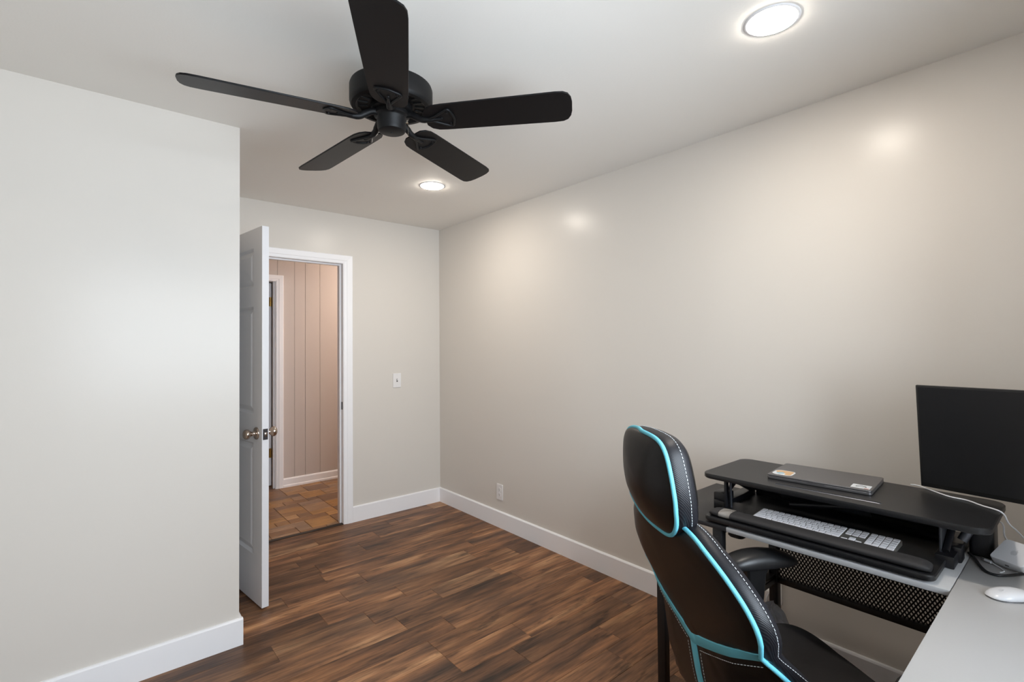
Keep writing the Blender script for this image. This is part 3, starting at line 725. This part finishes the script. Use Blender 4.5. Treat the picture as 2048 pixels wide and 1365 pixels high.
# local x = left to right, y = front to back
KW, KD = 0.206, 0.056
def kz_at(y): return 0.0065 + (y + KD) / (2 * KD) * 0.006
bm_ = MB(); pts = rrect(-KW, KW, -KD, KD, 0.006, 4); n = len(pts)
bm_.add([(x, y, 0.0) for x, y in pts] + [(x, y, kz_at(y)) for x, y in pts], [tuple(range(n - 1, -1, -1)), tuple(range(n, 2 * n))] + [(i, (i + 1) % n, n + (i + 1) % n, n + i) for i in range(n)])
bm_.build('case', 'keyboard_base', kb, 30)
kcache = {}
def key(x0, x1, row, span=1):
    g = 0.0013; yb = KD - 0.0025 - row * 0.0178; yf = yb - 0.0178 * span
    w = round(x1 - x0 - 2 * g, 5); h = round(yb - yf - 2 * g, 5)
    if (w, h) not in kcache:
        o = MB().prism(rrect(-w / 2, w / 2, -h / 2, h / 2, 0.002, 2), 0, 0.0032, bev=0.0007).build('key', 'key_white', kb, 40); kcache[(w, h)] = o
    else:
        o = kcache[(w, h)].copy(); COL.objects.link(o); o.parent = kb
    yc = (yb + yf) / 2
    o.location = ((x0 + x1) / 2, yc, kz_at(yc) - 0.0008); o.rotation_euler = (math.atan(0.006 / (2 * KD)), 0, 0)
rows = [[1] * 14, [1] * 13 + [1.5], [1.5] + [1] * 13, [1.75] + [1] * 11 + [1.75], [2.25] + [1] * 10 + [2.25], [1, 1, 1, 1.25, 5, 1.25, 1, 1]]
MWID = 0.266
for r_, ws in enumerate(rows):
    tot = sum(ws); x = -KW + 0.003
    for w in ws: key(x, x + w / tot * MWID, r_); x += w / tot * MWID
nx0 = -KW + 0.003 + MWID + 0.0045; q = 0.0186
for r_ in (0, 1, 2):
    for c_ in range(3): key(nx0 + c_ * q, nx0 + (c_ + 1) * q, r_)
key(nx0 + q, nx0 + 2 * q, 4)
for c_ in range(3): key(nx0 + c_ * q, nx0 + (c_ + 1) * q, 5)
px0 = nx0 + 3 * q + 0.0045; q2 = (KW - 0.003 - px0) / 4
for r_ in range(6):
    for c_ in range(4):
        if r_ == 5 and c_ == 0: key(px0, px0 + 2 * q2, 5); continue
        if r_ == 5 and c_ in (1, 3): continue
        if r_ == 4 and c_ == 3: key(px0 + 3 * q2, px0 + 4 * q2, 4, 2); continue
        key(px0 + c_ * q2, px0 + (c_ + 1) * q2, r_)
# wrist rest
wr = tag(empty('wrist_rest', (1.741, 0.6115, 0.773), R(-90)), 'long charcoal foam wrist rest along the tray front', 'wrist rest')
def bar(mb, L0, L1, hw_, ht, grow=0.0, endr=0.03):
    secs = []
    N = 20
    xs = [L0 + endr * (1 - math.cos(R(a))) for a in range(0, 91, 15)] + [L1 - endr * (1 - math.cos(R(a))) for a in range(90, -1, -15)] if endr else [L0, L1]
    vs = []
    for x in xs:
        d = min(x - L0, L1 - x); s_ = math.sqrt(max(0.0, 1 - ((endr - min(d, endr)) / endr) ** 2)) if endr else 1.0
        s_ = max(s_, 0.12)
        for k in range(N):
            a = 2 * math.pi * k / N; cx, sz = math.cos(a), math.sin(a)
            yv = (hw_ + grow) * math.copysign(abs(cx) ** 0.75, cx) * (0.55 + 0.45 * s_)
            zv = math.copysign(abs(sz) ** 0.8, sz)
            zv = (zv * (ht / 2 + grow) * s_ + ht / 2) if zv > 0 else (zv * ht / 2 + ht / 2)
            vs.append((x, yv, zv))
    n_ = len(xs)
    fs = [(i * N + k, i * N + (k + 1) % N, (i + 1) * N + (k + 1) % N, (i + 1) * N + k) for i in range(n_ - 1) for k in range(N)]
    if not grow: fs += [tuple(range(N)), tuple((n_ - 1) * N + k for k in range(N))]
    mb.add(vs, fs)
    return mb
bar(MB(), -0.312, 0.312, 0.034, 0.023).build('cushion', 'wrist_foam', wr, 60)
tag(bar(MB(), -0.272, -0.232, 0.0335, 0.023, 0.0012, 0.0).build('label_band', 'label_film', wr, 60), 'crinkled clear label strip')

# ================================================================== monitor
mo = empty('monitor', (0, 0, 0))
tag(mo, 'wide black computer monitor, switched off, at the desk corner', 'monitor')
w_ = Vector((-0.117, -0.993, 0)).normalized(); nrm = Vector((w_.y, -w_.x, 0))      # nrm faces the room
mo.location = (2.13, 0.39, DT); mo.rotation_euler = (0, 0, math.atan2(w_.y, w_.x))
# local x along the width, y = away from the viewer?  (rotated +90 from x)
MWd, MHt = 0.606, 0.342
by = 1 if Matrix.Rotation(math.atan2(w_.y, w_.x), 3, 'Z') @ Vector((0, 1, 0)) @ nrm < 0 else -1
zb = 0.912 - DT
TM = Matrix.Translation((0, 0, zb)) @ Matrix.Rotation(R(5.5 * by), 4, 'X')
pn = MB().box(0, MWd, 0, 0.010, 0, MHt, bev=0.0025, M=TM @ Matrix.Scale(by, 4, (0, 1, 0))).build('bezel', 'monitor_shell', mo, 30)
MB().box(0.006, MWd - 0.006, -0.0006, 0.001, 0.014, MHt - 0.006, M=TM @ Matrix.Scale(by, 4, (0, 1, 0))).build('screen', 'screen', mo, 0)
MB().prism(rrect(0.06, MWd - 0.06, 0.04, MHt - 0.05, 0.03, 5), 0.009, 0.040, bev=0.008, M=TM @ Matrix(((1, 0, 0, 0), (0, 0, by, 0), (0, 1, 0, 0), (0, 0, 0, 1)))).build('back_cover', 'monitor_shell', mo, 30)
nk = MB().tube([(MWd / 2, by * 0.050, 0.012), (MWd / 2, by * 0.046, zb + 0.10), (MWd / 2, by * 0.030, zb + 0.15)], 0.017, 12).build('stand_neck', 'monitor_shell', mo, 50)
MB().prism(rrect(MWd / 2 - 0.038, MWd / 2 + 0.050, -0.055, 0.075, 0.02, 5), 0.0003, 0.012, bev=0.002, M=Matrix.Scale(by, 4, (0, 1, 0))).build('stand_base', 'monitor_shell', mo, 30)

# ================================================================== mouse, charger and cables on the return
ms = tag(empty('mouse', (1.768, 0.150, DT), R(-40)), 'smooth white low-profile mouse on the desk return', 'mouse')
def mouse_shell(z_lo, zscale, inset):
    mb = MB(); N = 40; vs = []
    rings = [(1.0 - inset, 0.0), (1.0, 0.12), (0.985, 0.30), (0.93, 0.55), (0.82, 0.76), (0.62, 0.90), (0.35, 0.98)]
    for s_, h in rings:
        for k in range(N):
            a = 2 * math.pi * k / N; cx, sy = math.cos(a), math.sin(a)
            x = 0.0565 * math.copysign(abs(cx) ** 0.72, cx) * s_; y = 0.0285 * math.copysign(abs(sy) ** 0.80, sy) * s_
            arch = 1.0 - 0.55 * (x / 0.0565) ** 2
            vs.append((x, y, z_lo + zscale * h * (0.30 + 0.70 * arch)))
    n_ = len(rings); vs.append((0, 0, z_lo + zscale))
    fs = [(i * N + k, i * N + (k + 1) % N, (i + 1) * N + (k + 1) % N, (i + 1) * N + k) for i in range(n_ - 1) for k in range(N)]
    fs += [((n_ - 1) * N + k, (n_ - 1) * N + (k + 1) % N, n_ * N) for k in range(N)] + [tuple(range(N - 1, -1, -1))]
    return mb.add(vs, fs)
mouse_shell(0.003, 0.0185, 0.03).build('top_shell', 'gadget_white', ms, 60)
MB().prism([(0.052 * math.copysign(abs(math.cos(2 * math.pi * k / 32)) ** 0.72, math.cos(2 * math.pi * k / 32)), 0.0255 * math.copysign(abs(math.sin(2 * math.pi * k / 32)) ** 0.8, math.sin(2 * math.pi * k / 32))) for k in range(32)], 0.0, 0.005).build('base', 'laptop_grey', ms, 30)
def fruit_logo(s_):
    pts = [(0, -0.9), (0.35, -1.0), (0.7, -0.65), (0.85, -0.25), (0.62, 0.05), (0.60, 0.38), (0.78, 0.62), (0.45, 0.85), (0, 0.72), (-0.45, 0.85), (-0.85, 0.5), (-0.9, 0.0), (-0.7, -0.6), (-0.35, -1.0)]
    return [(x * s_, y * s_) for x, y in pts], [(0.02 * s_, 0.88 * s_), (0.30 * s_, 1.0 * s_), (0.38 * s_, 1.35 * s_), (0.10 * s_, 1.22 * s_)]
a_, b_ = fruit_logo(0.0055)
Ml = Matrix.Translation((-0.026, 0, 0.0187)) @ Matrix.Rotation(R(-14), 4, 'Y') @ Matrix.Rotation(R(-90), 4, 'Z')
MB().prism(a_, -0.0006, 0.0005, M=Ml).prism(b_, -0.0006, 0.0005, M=Ml).build('logo', 'logo_grey', ms, 0)

cg = tag(empty('power_adapter', (1.987, 0.214, 0.774)), 'square white power adapter tilted on a coil of cable', 'power adapter')
ex = Vector((-0.472, -0.882, 0)); ey = Vector((0.882, -0.472, 0)) * math.cos(R(33)) + Vector((0, 0, math.sin(R(33)))); ez = ex.cross(ey)
if ez.z < 0: ez = -ez
MC = Matrix(((ex.x, ey.x, ez.x, 0), (ex.y, ey.y, ez.y, 0), (ex.z, ey.z, ez.z, 0), (0, 0, 0, 1)))
MB().prism(rrect(0, 0.082, 0, 0.082, 0.011, 5), -0.027, 0.0, bev=0.002, M=MC).build('body', 'gadget_white', cg, 40)
a_, b_ = fruit_logo(0.0095); Ml = MC @ Matrix.Translation((0.043, 0.040, 0.0))
MB().prism(a_, 0, 0.0003, M=Ml).prism(b_, 0, 0.0003, M=Ml).build('logo', 'logo_grey', cg, 0)
MB().prism(rrect(0.036, 0.046, -0.0005, 0.004, 0.001, 2), -0.016, -0.012, M=MC).build('port', 'slot_dark', cg, 0)
def cable(name, pts, r, mat, label, cat='cable', group=None):
    o = tag(MB().tube(smooth_path(pts, 6), r, 8).build(name, mat, None, 60), label, cat, group); return o
cable('charging_cable', [(2.165, 0.425, 0.9022), (2.168, 0.404, 0.9022), (2.121, 0.352, 0.9022), (2.087, 0.310, 0.9022), (2.078, 0.268, 0.9022), (2.045, 0.232, 0.9022), (2.020, 0.196, 0.9025), (2.022, 0.182, 0.893), (2.04, 0.174, 0.865), (2.085, 0.160, 0.835), (2.118, 0.140, 0.80), (2.108, 0.105, 0.774), (2.104, 0.065, 0.7648), (2.10, 0.035, 0.7648), (2.09, 0.005, 0.756), (2.08, -0.03, 0.7525)], 0.0023, 'cable_white', 'thin white cable crossing the riser top below the monitor')
coil = []
for k in range(31):
    a = 2 * math.pi * k / 10; rr = 0.030 + 0.004 * math.sin(k * 1.7)
    coil.append((2.062 + rr * math.cos(a), 0.1695 + 0.93 * rr * math.sin(a), 0.7535 + 0.0285 * k / 30 + 0.003 * math.sin(k * 2.3)))
coil += [(2.125, 0.19, 0.80), (2.148, 0.195, 0.826), (2.166, 0.205, 0.832), (2.176, 0.222, 0.815), (2.178, 0.235, 0.7845), (2.172, 0.242, 0.7535)]
cable('adapter_cable', coil, 0.0025, 'cable_white', 'white cable coiled under the power adapter')
cable('black_cable', [(2.036, 0.262, 0.754), (2.018, 0.252, 0.754), (1.990, 0.241, 0.754), (1.937, 0.224, 0.754), (1.904, 0.207, 0.754), (1.898, 0.188, 0.754), (1.913, 0.171, 0.754), (1.948, 0.150, 0.754), (1.982, 0.128, 0.754), (1.998, 0.09, 0.754), (1.995, 0.0, 0.754), (1.98, -0.12, 0.754)], 0.0036, 'cable_black', 'thick black cable looping round the power adapter')
uc = tag(empty('usb_cable', (2.0, 0.22, DT)), 'short white lead with silver plug tip beside the power adapter', 'cable')
wb(MB().tube(smooth_path([(1.991, 0.208, 0.7555), (1.978, 0.192, 0.7525), (1.950, 0.178, 0.7525), (1.93, 0.185, 0.7525)], 6), 0.0016, 8), 'lead', 'cable_white', uc, 60)
wb(MB().tube([(1.9905, 0.2075, 0.7555), (2.001, 0.222, 0.7555)], 0.0042, 10), 'plug', 'gadget_white', uc, 50)
wb(MB().tube([(2.001, 0.222, 0.7555), (2.007, 0.2305, 0.7555)], 0.0025, 8), 'plug_tip', 'laptop_bright', uc, 50)

# things under the desk end
hk = tag(empty('cable_holder', (1.95, 0.92, 0.70)), 'black rounded cable holder hanging under the desk end', 'cable holder')
wb(MB().prism(rrect(1.91, 1.99, 0.893, 0.957, 0.02, 5), 0.636, 0.662, bev=0.006), 'pad', 'chair_plastic', hk)
wb(MB().box(1.935, 1.965, 0.915, 0.937, 0.655, zt, bev=0.001), 'bracket', 'chair_plastic', hk)
ps = tag(empty('paper_stack', (2.10, 1.0, 0.436)), 'white papers lying on the small black desk shelf', 'paper')
for k in range(5):
    wb(MB().box(-0.075, 0.07, -0.10, 0.10, 0, 0.004, M=Matrix.Translation((2.09 + 0.004 * math.sin(k * 2), 1.005, 0.436 + 0.004 * k)) @ Matrix.Rotation(R(3 * math.sin(k * 1.7)), 4, 'Z')), 'sheet', 'paper_white', ps, 0)
cable('outlet_cord', [(2.372, 0.985, 0.252), (2.345, 0.985, 0.248), (2.325, 0.985, 0.21), (2.32, 0.99, 0.12), (2.30, 1.03, 0.02), (2.22, 1.08, 0.0035), (2.10, 1.10, 0.0035)], 0.003, 'cable_white', 'white cord hanging from the outlet behind the desk')
pgm = MB().box(2.358, 2.386, 0.972, 0.998, 0.238, 0.264, bev=0.004)
tag(pgm.build('power_plug', 'plastic_white', None, 30), 'white plug pushed into the outlet behind the desk', 'plug')
# plastic bag
bgm = MB(); N, Mr = 40, 22; vs = []
rnd = random.Random(5); ph = [(rnd.uniform(0, 6.28), rnd.uniform(0, 6.28)) for _ in range(6)]
for i in range(Mr + 1):
    t = i / Mr; z = 0.372 * t
    prof_ = (1 - t ** 3.2) ** 0.55 if t < 1 else 0
    for k in range(N):
        a = 2 * math.pi * k / N
        wob = 1 + 0.07 * math.sin(3 * a + ph[0][0] + 4 * t) + 0.05 * math.sin(7 * a + ph[1][0] - 9 * t) + 0.035 * math.sin(13 * a + ph[2][0] + 15 * t)
        r_ = max(0.004, prof_) * wob * (0.86 + 0.14 * math.sin(3.0 * t))
        vs.append((2.060 + 0.095 * r_ * math.cos(a), 0.842 + 0.118 * r_ * math.sin(a), z * (1 - 0.14 * max(0, -math.sin(a)) * t) + 0.006 * math.sin(5 * a + 11 * t) * t))
fs = [(i * N + k, i * N + (k + 1) % N, (i + 1) * N + (k + 1) % N, (i + 1) * N + k) for i in range(Mr) for k in range(N)] + [tuple(range(N - 1, -1, -1)), tuple(Mr * N + k for k in range(N))]
bgm.add(vs, fs)
tag(bgm.build('plastic_bag', 'bag_film', None, 35), 'crumpled clear plastic bag on the floor under the desk', 'bag')

# ================================================================== office chair
chx, chy = 1.4824, 0.5388
oc = tag(empty('office_chair', (chx, chy, 0), R(-30)), 'black high-back office chair with turquoise piping', 'office chair')
PROF = [(0.36, -0.280), (0.45, -0.293), (0.5, -0.303), (0.635, -0.320), (0.75, -0.355), (0.85, -0.390), (0.93, -0.425), (1.0, -0.443), (1.05, -0.450), (1.18, -0.463), (1.3, -0.470)]
def xr(z):
    for (za, xa), (zb_, xb_) in zip(PROF[:-1], PROF[1:]):
        if z <= zb_: 
            t = (z - za) / (zb_ - za); return xa + (xb_ - xa) * t
    return PROF[-1][1]
class Pad:
    """a cushion grown from an outline in the (y, z) plane of the chair back"""
    def __init__(s, half, centre, rings, N=120, off=0.0):
        s.off = off
        s.c = centre; s.rings = rings
        path = smooth_path([(y, z, 0) for y, z in half] + [(-y, z, 0) for y, z in reversed(half) if y > 1e-6], 5, True)
        pol = sorted((math.atan2(p.y - centre[1], p.x - centre[0]) % (2 * math.pi), math.hypot(p.x - centre[0], p.y - centre[1])) for p in path)
        s.pol = pol; s.N = N
        s.R = [s.rad(2 * math.pi * k / N) for k in range(N)]
    def rad(s, a):
        a %= 2 * math.pi; P = s.pol
        for i in range(len(P)):
            a0, r0 = P[i - 1]; a1, r1 = P[i]
            if i == 0: a0 -= 2 * math.pi
            if a0 <= a <= a1: return r0 + (r1 - r0) * (a - a0) / max(1e-9, a1 - a0)
        a0, r0 = P[-1]; a1, r1 = P[0]; a1 += 2 * math.pi
        return r0 + (r1 - r0) * (a - a0) / max(1e-9, a1 - a0)
    def pt(s, k, scale, dx):
        a = 2 * math.pi * k / s.N; y = s.off + s.c[0] + s.R[k % s.N] * scale * math.cos(a); z = s.c[1] + s.R[k % s.N] * scale * math.sin(a)
        return Vector((xr(z) + dx + s.wrap(y, z), y, z))
    def wrap(s, y, z):
        # the hip section curls forward at its sides
        return 0.085 * min(1.0, max(0.0, (0.735 - z) / 0.09)) * max(0.0, (abs(y) - 0.17) / 0.10) ** 1.5
    def mesh(s):
        mb = MB(); vs = []; N = s.N
        for sc, dx, mi in s.rings[1:-1]: vs += [s.pt(k, sc, dx) for k in range(N)]
        o = len(s.rings) - 2
        a = len(vs); vs.append(Vector((xr(s.c[1]) + s.rings[0][1], s.c[0], s.c[1]))); vs.append(Vector((xr(s.c[1]) + s.rings[-1][1], s.c[0], s.c[1])))
        mb.v = [tuple(v) for v in vs]
        for k in range(N): mb.f.append((a, (k + 1) % N, k)); mb.m.append(s.rings[0][2])
        for i in range(o - 1):
            for k in range(N): mb.f.append((i * N + k, i * N + (k + 1) % N, (i + 1) * N + (k + 1) % N, (i + 1) * N + k)); mb.m.append(s.rings[i + 1][2])
        for k in range(N): mb.f.append((a + 1, (o - 1) * N + k, (o - 1) * N + (k + 1) % N)); mb.m.append(s.rings[-2][2])
        return mb
    def rearx(s, y, z):
        a = math.atan2(z - s.c[1], y - s.c[0]); rho = math.hypot(y - s.c[0], z - s.c[1]) / s.rad(a)
        rr = [r for r in s.rings]
        for (s0, d0, _), (s1, d1, _) in zip(rr[:-1], rr[1:]):
            if s0 <= rho <= s1: return xr(z) + d0 + (d1 - d0) * (rho - s0) / (s1 - s0) + s.wrap(y, z)
        return xr(z) + 0.033
half_back = [(0, 0.395), (0.13, 0.397), (0.205, 0.405), (0.238, 0.435), (0.248, 0.50), (0.256, 0.58), (0.264, 0.66), (0.270, 0.715), (0.284, 0.745), (0.299, 0.775), (0.303, 0.805), (0.294, 0.838), (0.274, 0.868), (0.248, 0.897), (0.212, 0.925), (0.169, 0.948), (0.125, 0.960), (0.06, 0.964), (0, 0.965)]
half_back = [(y * (0.965 if z > 0.73 else 0.98), z - (0.006 if z > 0.82 else 0)) for y, z in half_back]
back = Pad(half_back, (0, 0.68), [(0, 0.0, 0), (0.25, 0.001, 0), (0.5, 0.004, 0), (0.72, 0.010, 0), (0.86, 0.017, 0), (0.95, 0.025, 0), (1.0, 0.034, 1), (1.025, 0.048, 1), (1.025, 0.066, 1), (0.99, 0.082, 0), (0.90, 0.092, 0), (0.6, 0.085, 0), (0, 0.080, 0)])
bo = back.mesh().build('backrest', ['leather', 'carbon_leather'], oc, 50)
half_head = [(0, 0.912), (0.06, 0.916), (0.105, 0.934), (0.138, 0.966), (0.155, 1.005), (0.158, 1.045), (0.151, 1.09), (0.138, 1.130), (0.118, 1.152), (0.085, 1.163), (0.04, 1.167), (0, 1.168)]
half_head = [(y * 0.915, z) for y, z in half_head]
head = Pad(half_head, (0.0, 1.04), [(0, -0.022, 0), (0.3, -0.020, 0), (0.6, -0.012, 0), (0.8, -0.003, 0), (0.93, 0.006, 0), (1.0, 0.013, 1), (1.03, 0.028, 1), (1.035, 0.048, 1), (1.0, 0.066, 0), (0.9, 0.078, 0), (0.6, 0.086, 0), (0, 0.088, 0)], off=0.012)
ho = head.mesh().build('headrest', ['leather', 'carbon_leather'], oc, 50)
def piping(pad, dxa, dxb, sca, scb, low, r, parent):
    # the welt sits on the back edge, a touch further round the side seam towards one side
    pts = []
    for k in range(pad.N):
        a = 2 * math.pi * k / pad.N
        t = min(1.0, max(0.0, (math.cos(a) + 0.1) / 0.5)); t = t * t * (3 - 2 * t)
        if low: t *= 1 - min(1.0, max(0.0, (-math.sin(a) - 0.15) / 0.35))
        pts.append(pad.pt(k, sca + (scb - sca) * t, dxa + (dxb - dxa) * t))
    MB().tube(pts, r, 8, closed=True).build('piping', 'cyan_trim', parent, 60)
piping(back, 0.030, 0.046, 1.004, 1.018, False, 0.0054, bo); piping(head, 0.011, 0.023, 1.004, 1.018, True, 0.0054, ho)
# V-shaped trim band and centre strip laid on the back shell
def vz(y): return 0.625 + 0.117 * (abs(y) / 0.285) ** 1.12
bm2 = MB(); vs = []; ny_ = 49
for i in range(ny_):
    y = -0.272 + 0.544 * i / (ny_ - 1); hwid = 0.0165 - 0.006 * abs(y) / 0.272
    for dz, h in ((-1.0, 0.0005), (-0.8, -0.003), (0.8, -0.003), (1.0, 0.0005)):
        z = vz(y) + dz * hwid; vs.append((back.rearx(y, z) + h, y, z))
bm2.add(vs, [(i * 4 + k, i * 4 + k + 1, (i + 1) * 4 + k + 1, (i + 1) * 4 + k) for i in range(ny_ - 1) for k in range(3)])
bm2.build('trim_band', 'cyan_trim', bo, 50)
bm3 = MB(); vs = []
for i in range(20):
    z = 0.400 + (0.616 - 0.400) * i / 19
    for dy, h in ((-0.0155, 0.0005), (-0.013, -0.0025), (0.013, -0.0025), (0.0155, 0.0005)): vs.append((back.rearx(dy, z) + h, dy, z))
bm3.add(vs, [(i * 4 + k, i * 4 + k + 1, (i + 1) * 4 + k + 1, (i + 1) * 4 + k) for i in range(19) for k in range(3)])
bm3.build('trim_band', 'cyan_trim', bo, 50)
def stitches(paths, parent, every=0.0085, dash=0.0052, r=0.0008):
    mb = MB()
    for P in paths:
        P = [Vector(p) for p in P]; acc = 0.0; nxt = 0.0
        for a, b in zip(P[:-1], P[1:]):
            l = (b - a).length
            while nxt < acc + l:
                t = (nxt - acc) / l; s0 = a + (b - a) * t; d = (b - a).normalized()
                mb.tube([s0, s0 + d * dash], r, 4); nxt += every
            acc += l
    tag(mb.build('stitching', 'thread', parent, 0), 'pale dashed thread stitching', kind='stuff')
stitches([[head.pt(k, 1.037, 0.048) for k in range(head.N)] + [head.pt(0, 1.037, 0.048)]], ho)
lowl = []
for s in (-1, 1):
    lowl.append([(back.rearx(y, vz(y) - 0.026) - 0.001, y, vz(y) - 0.026) for y in [s * (0.030 + 0.215 * i / 30) for i in range(31)]])
    lowl.append([(back.rearx(s * (0.030 + 0.0 * z), z) - 0.001, s * 0.030, z) for z in [0.60 - 0.18 * i / 16 for i in range(17)]])
stitches([[back.pt(k, 1.027, 0.066) for k in range(back.N)] + [back.pt(0, 1.027, 0.066)]] + lowl, bo)
# seat cushion
def seat_mesh():
    N = 96; mb = MB(); vs = []
    rings = [(0.0, 0.0), (0.25, 0.0), (0.45, 0.0), (0.62, 0.0), (0.76, 0.0), (0.87, -0.003), (0.94, -0.012), (0.985, -0.028), (1.0, -0.050), (0.985, -0.085), (0.93, -0.105), (0.0, -0.108)]
    idx = []
    for s_, dz in rings:
        if s_ == 0: idx.append([len(vs)]); vs.append((0.015, 0, 0.462 + dz)); continue
        row_ = []
        for k in range(N):
            a = 2 * math.pi * k / N; cx, sy = math.cos(a), math.sin(a)
            x = 0.255 * math.copysign(abs(cx) ** 0.55, cx) * s_; y = 0.262 * math.copysign(abs(sy) ** 0.55, sy) * s_
            bol = 0.030 * max(0.0, (abs(y) - 0.12) / 0.14) ** 1.3
            fall = 0.030 * max(0.0, (x - 0.12) / 0.135) ** 2
            dip = 0.010 * (1 - abs(y) / 0.27)
            row_.append(len(vs)); vs.append((x + 0.015, y, 0.470 - dip + bol - fall + dz))
        idx.append(row_)
    fs = []
    for A, B in zip(idx[:-1], idx[1:]):
        for k in range(N):
            j = (k + 1) % N
            if len(A) == 1: fs.append((A[0], B[k], B[j]))
            elif len(B) == 1: fs.append((A[k], A[j], B[0]))
            else: fs.append((A[k], A[j], B[j], B[k]))
    return mb.add(vs, fs), idx, vs
sm, sidx, svs = seat_mesh()
so = sm.build('seat', 'seat_fabric', oc, 60)
MB().tube([Vector(svs[i]) * 1.0 for i in sidx[8]], 0.004, 8, closed=True).build('piping', 'cyan_trim', so, 60)
# armrests
for s in (1, -1):
    pad = MB(); vs = []; N = 24; n_ = 17
    for i in range(n_):
        t = i / (n_ - 1); x = -0.035 + 0.268 * t
        e = (1 - abs(2 * t - 1) ** 4.5) ** 0.5
        e = max(e, 0.06)
        topz = 0.668 + 0.036 * (1 - (2 * t - 0.9) ** 2 * 0.75)
        hw2 = 0.047 * e
        for k in range(N):
            a = 2 * math.pi * k / N; cx, sz = math.cos(a), math.sin(a)
            yv = hw2 * math.copysign(abs(cx) ** 0.7, cx)
            zb2 = 0.660; zv = zb2 + (topz - zb2) * max(0, sz) ** 0.75 * (0.35 + 0.65 * e) - 0.008 * max(0, -sz) ** 0.5
            vs.append((x, s * 0.292 + (0.0 if s > 0 else -0.030) + yv, zv - (0.0 if s > 0 else 0.012)))
    pad.add(vs, [(i * N + k, i * N + (k + 1) % N, (i + 1) * N + (k + 1) % N, (i + 1) * N + k) for i in range(n_ - 1) for k in range(N)] + [tuple(range(N)), tuple((n_ - 1) * N + k for k in range(N))])
    arm = MB(); yc = s * 0.292 + (0.0 if s > 0 else -0.030)
    prof_ = [(0.655, 0.040, 0.128), (0.648, 0.042, 0.124), (0.62, 0.043, 0.112), (0.55, 0.040, 0.104), (0.47, 0.030, 0.090), (0.40, 0.016, 0.072), (0.36, 0.006, 0.060)]
    vs = []
    for z, xa, xb2 in prof_:
        for x, y in ((xa + 0.006, -0.017), (xb2 - 0.006, -0.017), (xb2, -0.011), (xb2, 0.011), (xb2 - 0.006, 0.017), (xa + 0.006, 0.017), (xa, 0.011), (xa, -0.011)): vs.append((x, yc + y, z))
    m_ = len(prof_)
    arm.add(vs, [(i * 8 + k, i * 8 + (k + 1) % 8, (i + 1) * 8 + (k + 1) % 8, (i + 1) * 8 + k) for i in range(m_ - 1) for k in range(8)] + [tuple(range(8)), tuple((m_ - 1) * 8 + k for k in range(8))])
    arm.box(0.012, 0.062, min(s * 0.10, s * 0.309), max(s * 0.10, s * 0.309), 0.345, 0.363, bev=0.004)
    ar = arm.build('armrest', 'chair_plastic', oc, 30)
    pad.build('arm_pad', 'arm_rubber', ar, 60)
    MB().lathe([(0, 0), (0.010, 0), (0.010, 0.003), (0.006, 0.004), (0, 0.002)], 16, M=Matrix.Translation((0.072, yc - 0.0172, 0.545)) @ Matrix.Rotation(R(90), 4, 'X')).build('bolt', 'desk_steel', ar, 40)
# back bracket, mechanism, gas lift, star base, casters
MB().tube(smooth_path([(-0.05, 0, 0.345), (-0.17, 0, 0.34), (-0.225, 0, 0.38), (-0.232, 0, 0.47), (-0.240, 0, 0.52)], 5), 0.022, 8).build('back_bracket', 'chair_plastic', oc, 50)
MB().box(-0.10, 0.10, -0.085, 0.085, 0.325, 0.368, bev=0.008).build('mechanism', 'chair_plastic', oc, 30)
MB().lathe([(0, 0.10), (0.028, 0.10), (0.028, 0.24), (0.016, 0.245), (0.016, 0.33), (0, 0.33)], 20).build('gas_lift', 'chair_plastic', oc, 40)
sb = MB().lathe([(0, 0.075), (0.045, 0.075), (0.048, 0.085), (0.045, 0.135), (0.03, 0.145), (0, 0.145)], 24).build('star_hub', 'chair_plastic', oc, 40)
for k in range(5):
    a = 2 * math.pi * k / 5 + 0.3; M = Matrix.Rotation(a, 4, 'Z')
    sp = MB().tube([M @ Vector((0.03, 0, 0.115)), M @ Vector((0.16, 0, 0.10)), M @ Vector((0.30, 0, 0.083))], [0.026, 0.022, 0.016], 8).build('spoke', 'chair_plastic', oc, 50)
    cst = MB()
    for dy in (-0.014, 0.014):
        cst.lathe([(0, -0.009), (0.022, -0.009), (0.027, -0.005), (0.027, 0.005), (0.022, 0.009), (0, 0.009)], 18, M=M @ Matrix.Translation((0.315, dy, 0.027)) @ Matrix.Rotation(R(90), 4, 'X'))
    cst.tube([M @ Vector((0.295, 0, 0.082)), M @ Vector((0.302, 0, 0.04)), M @ Vector((0.315, 0, 0.027))], 0.008, 8)
    cst.build('caster', 'chair_plastic', sp, 40)
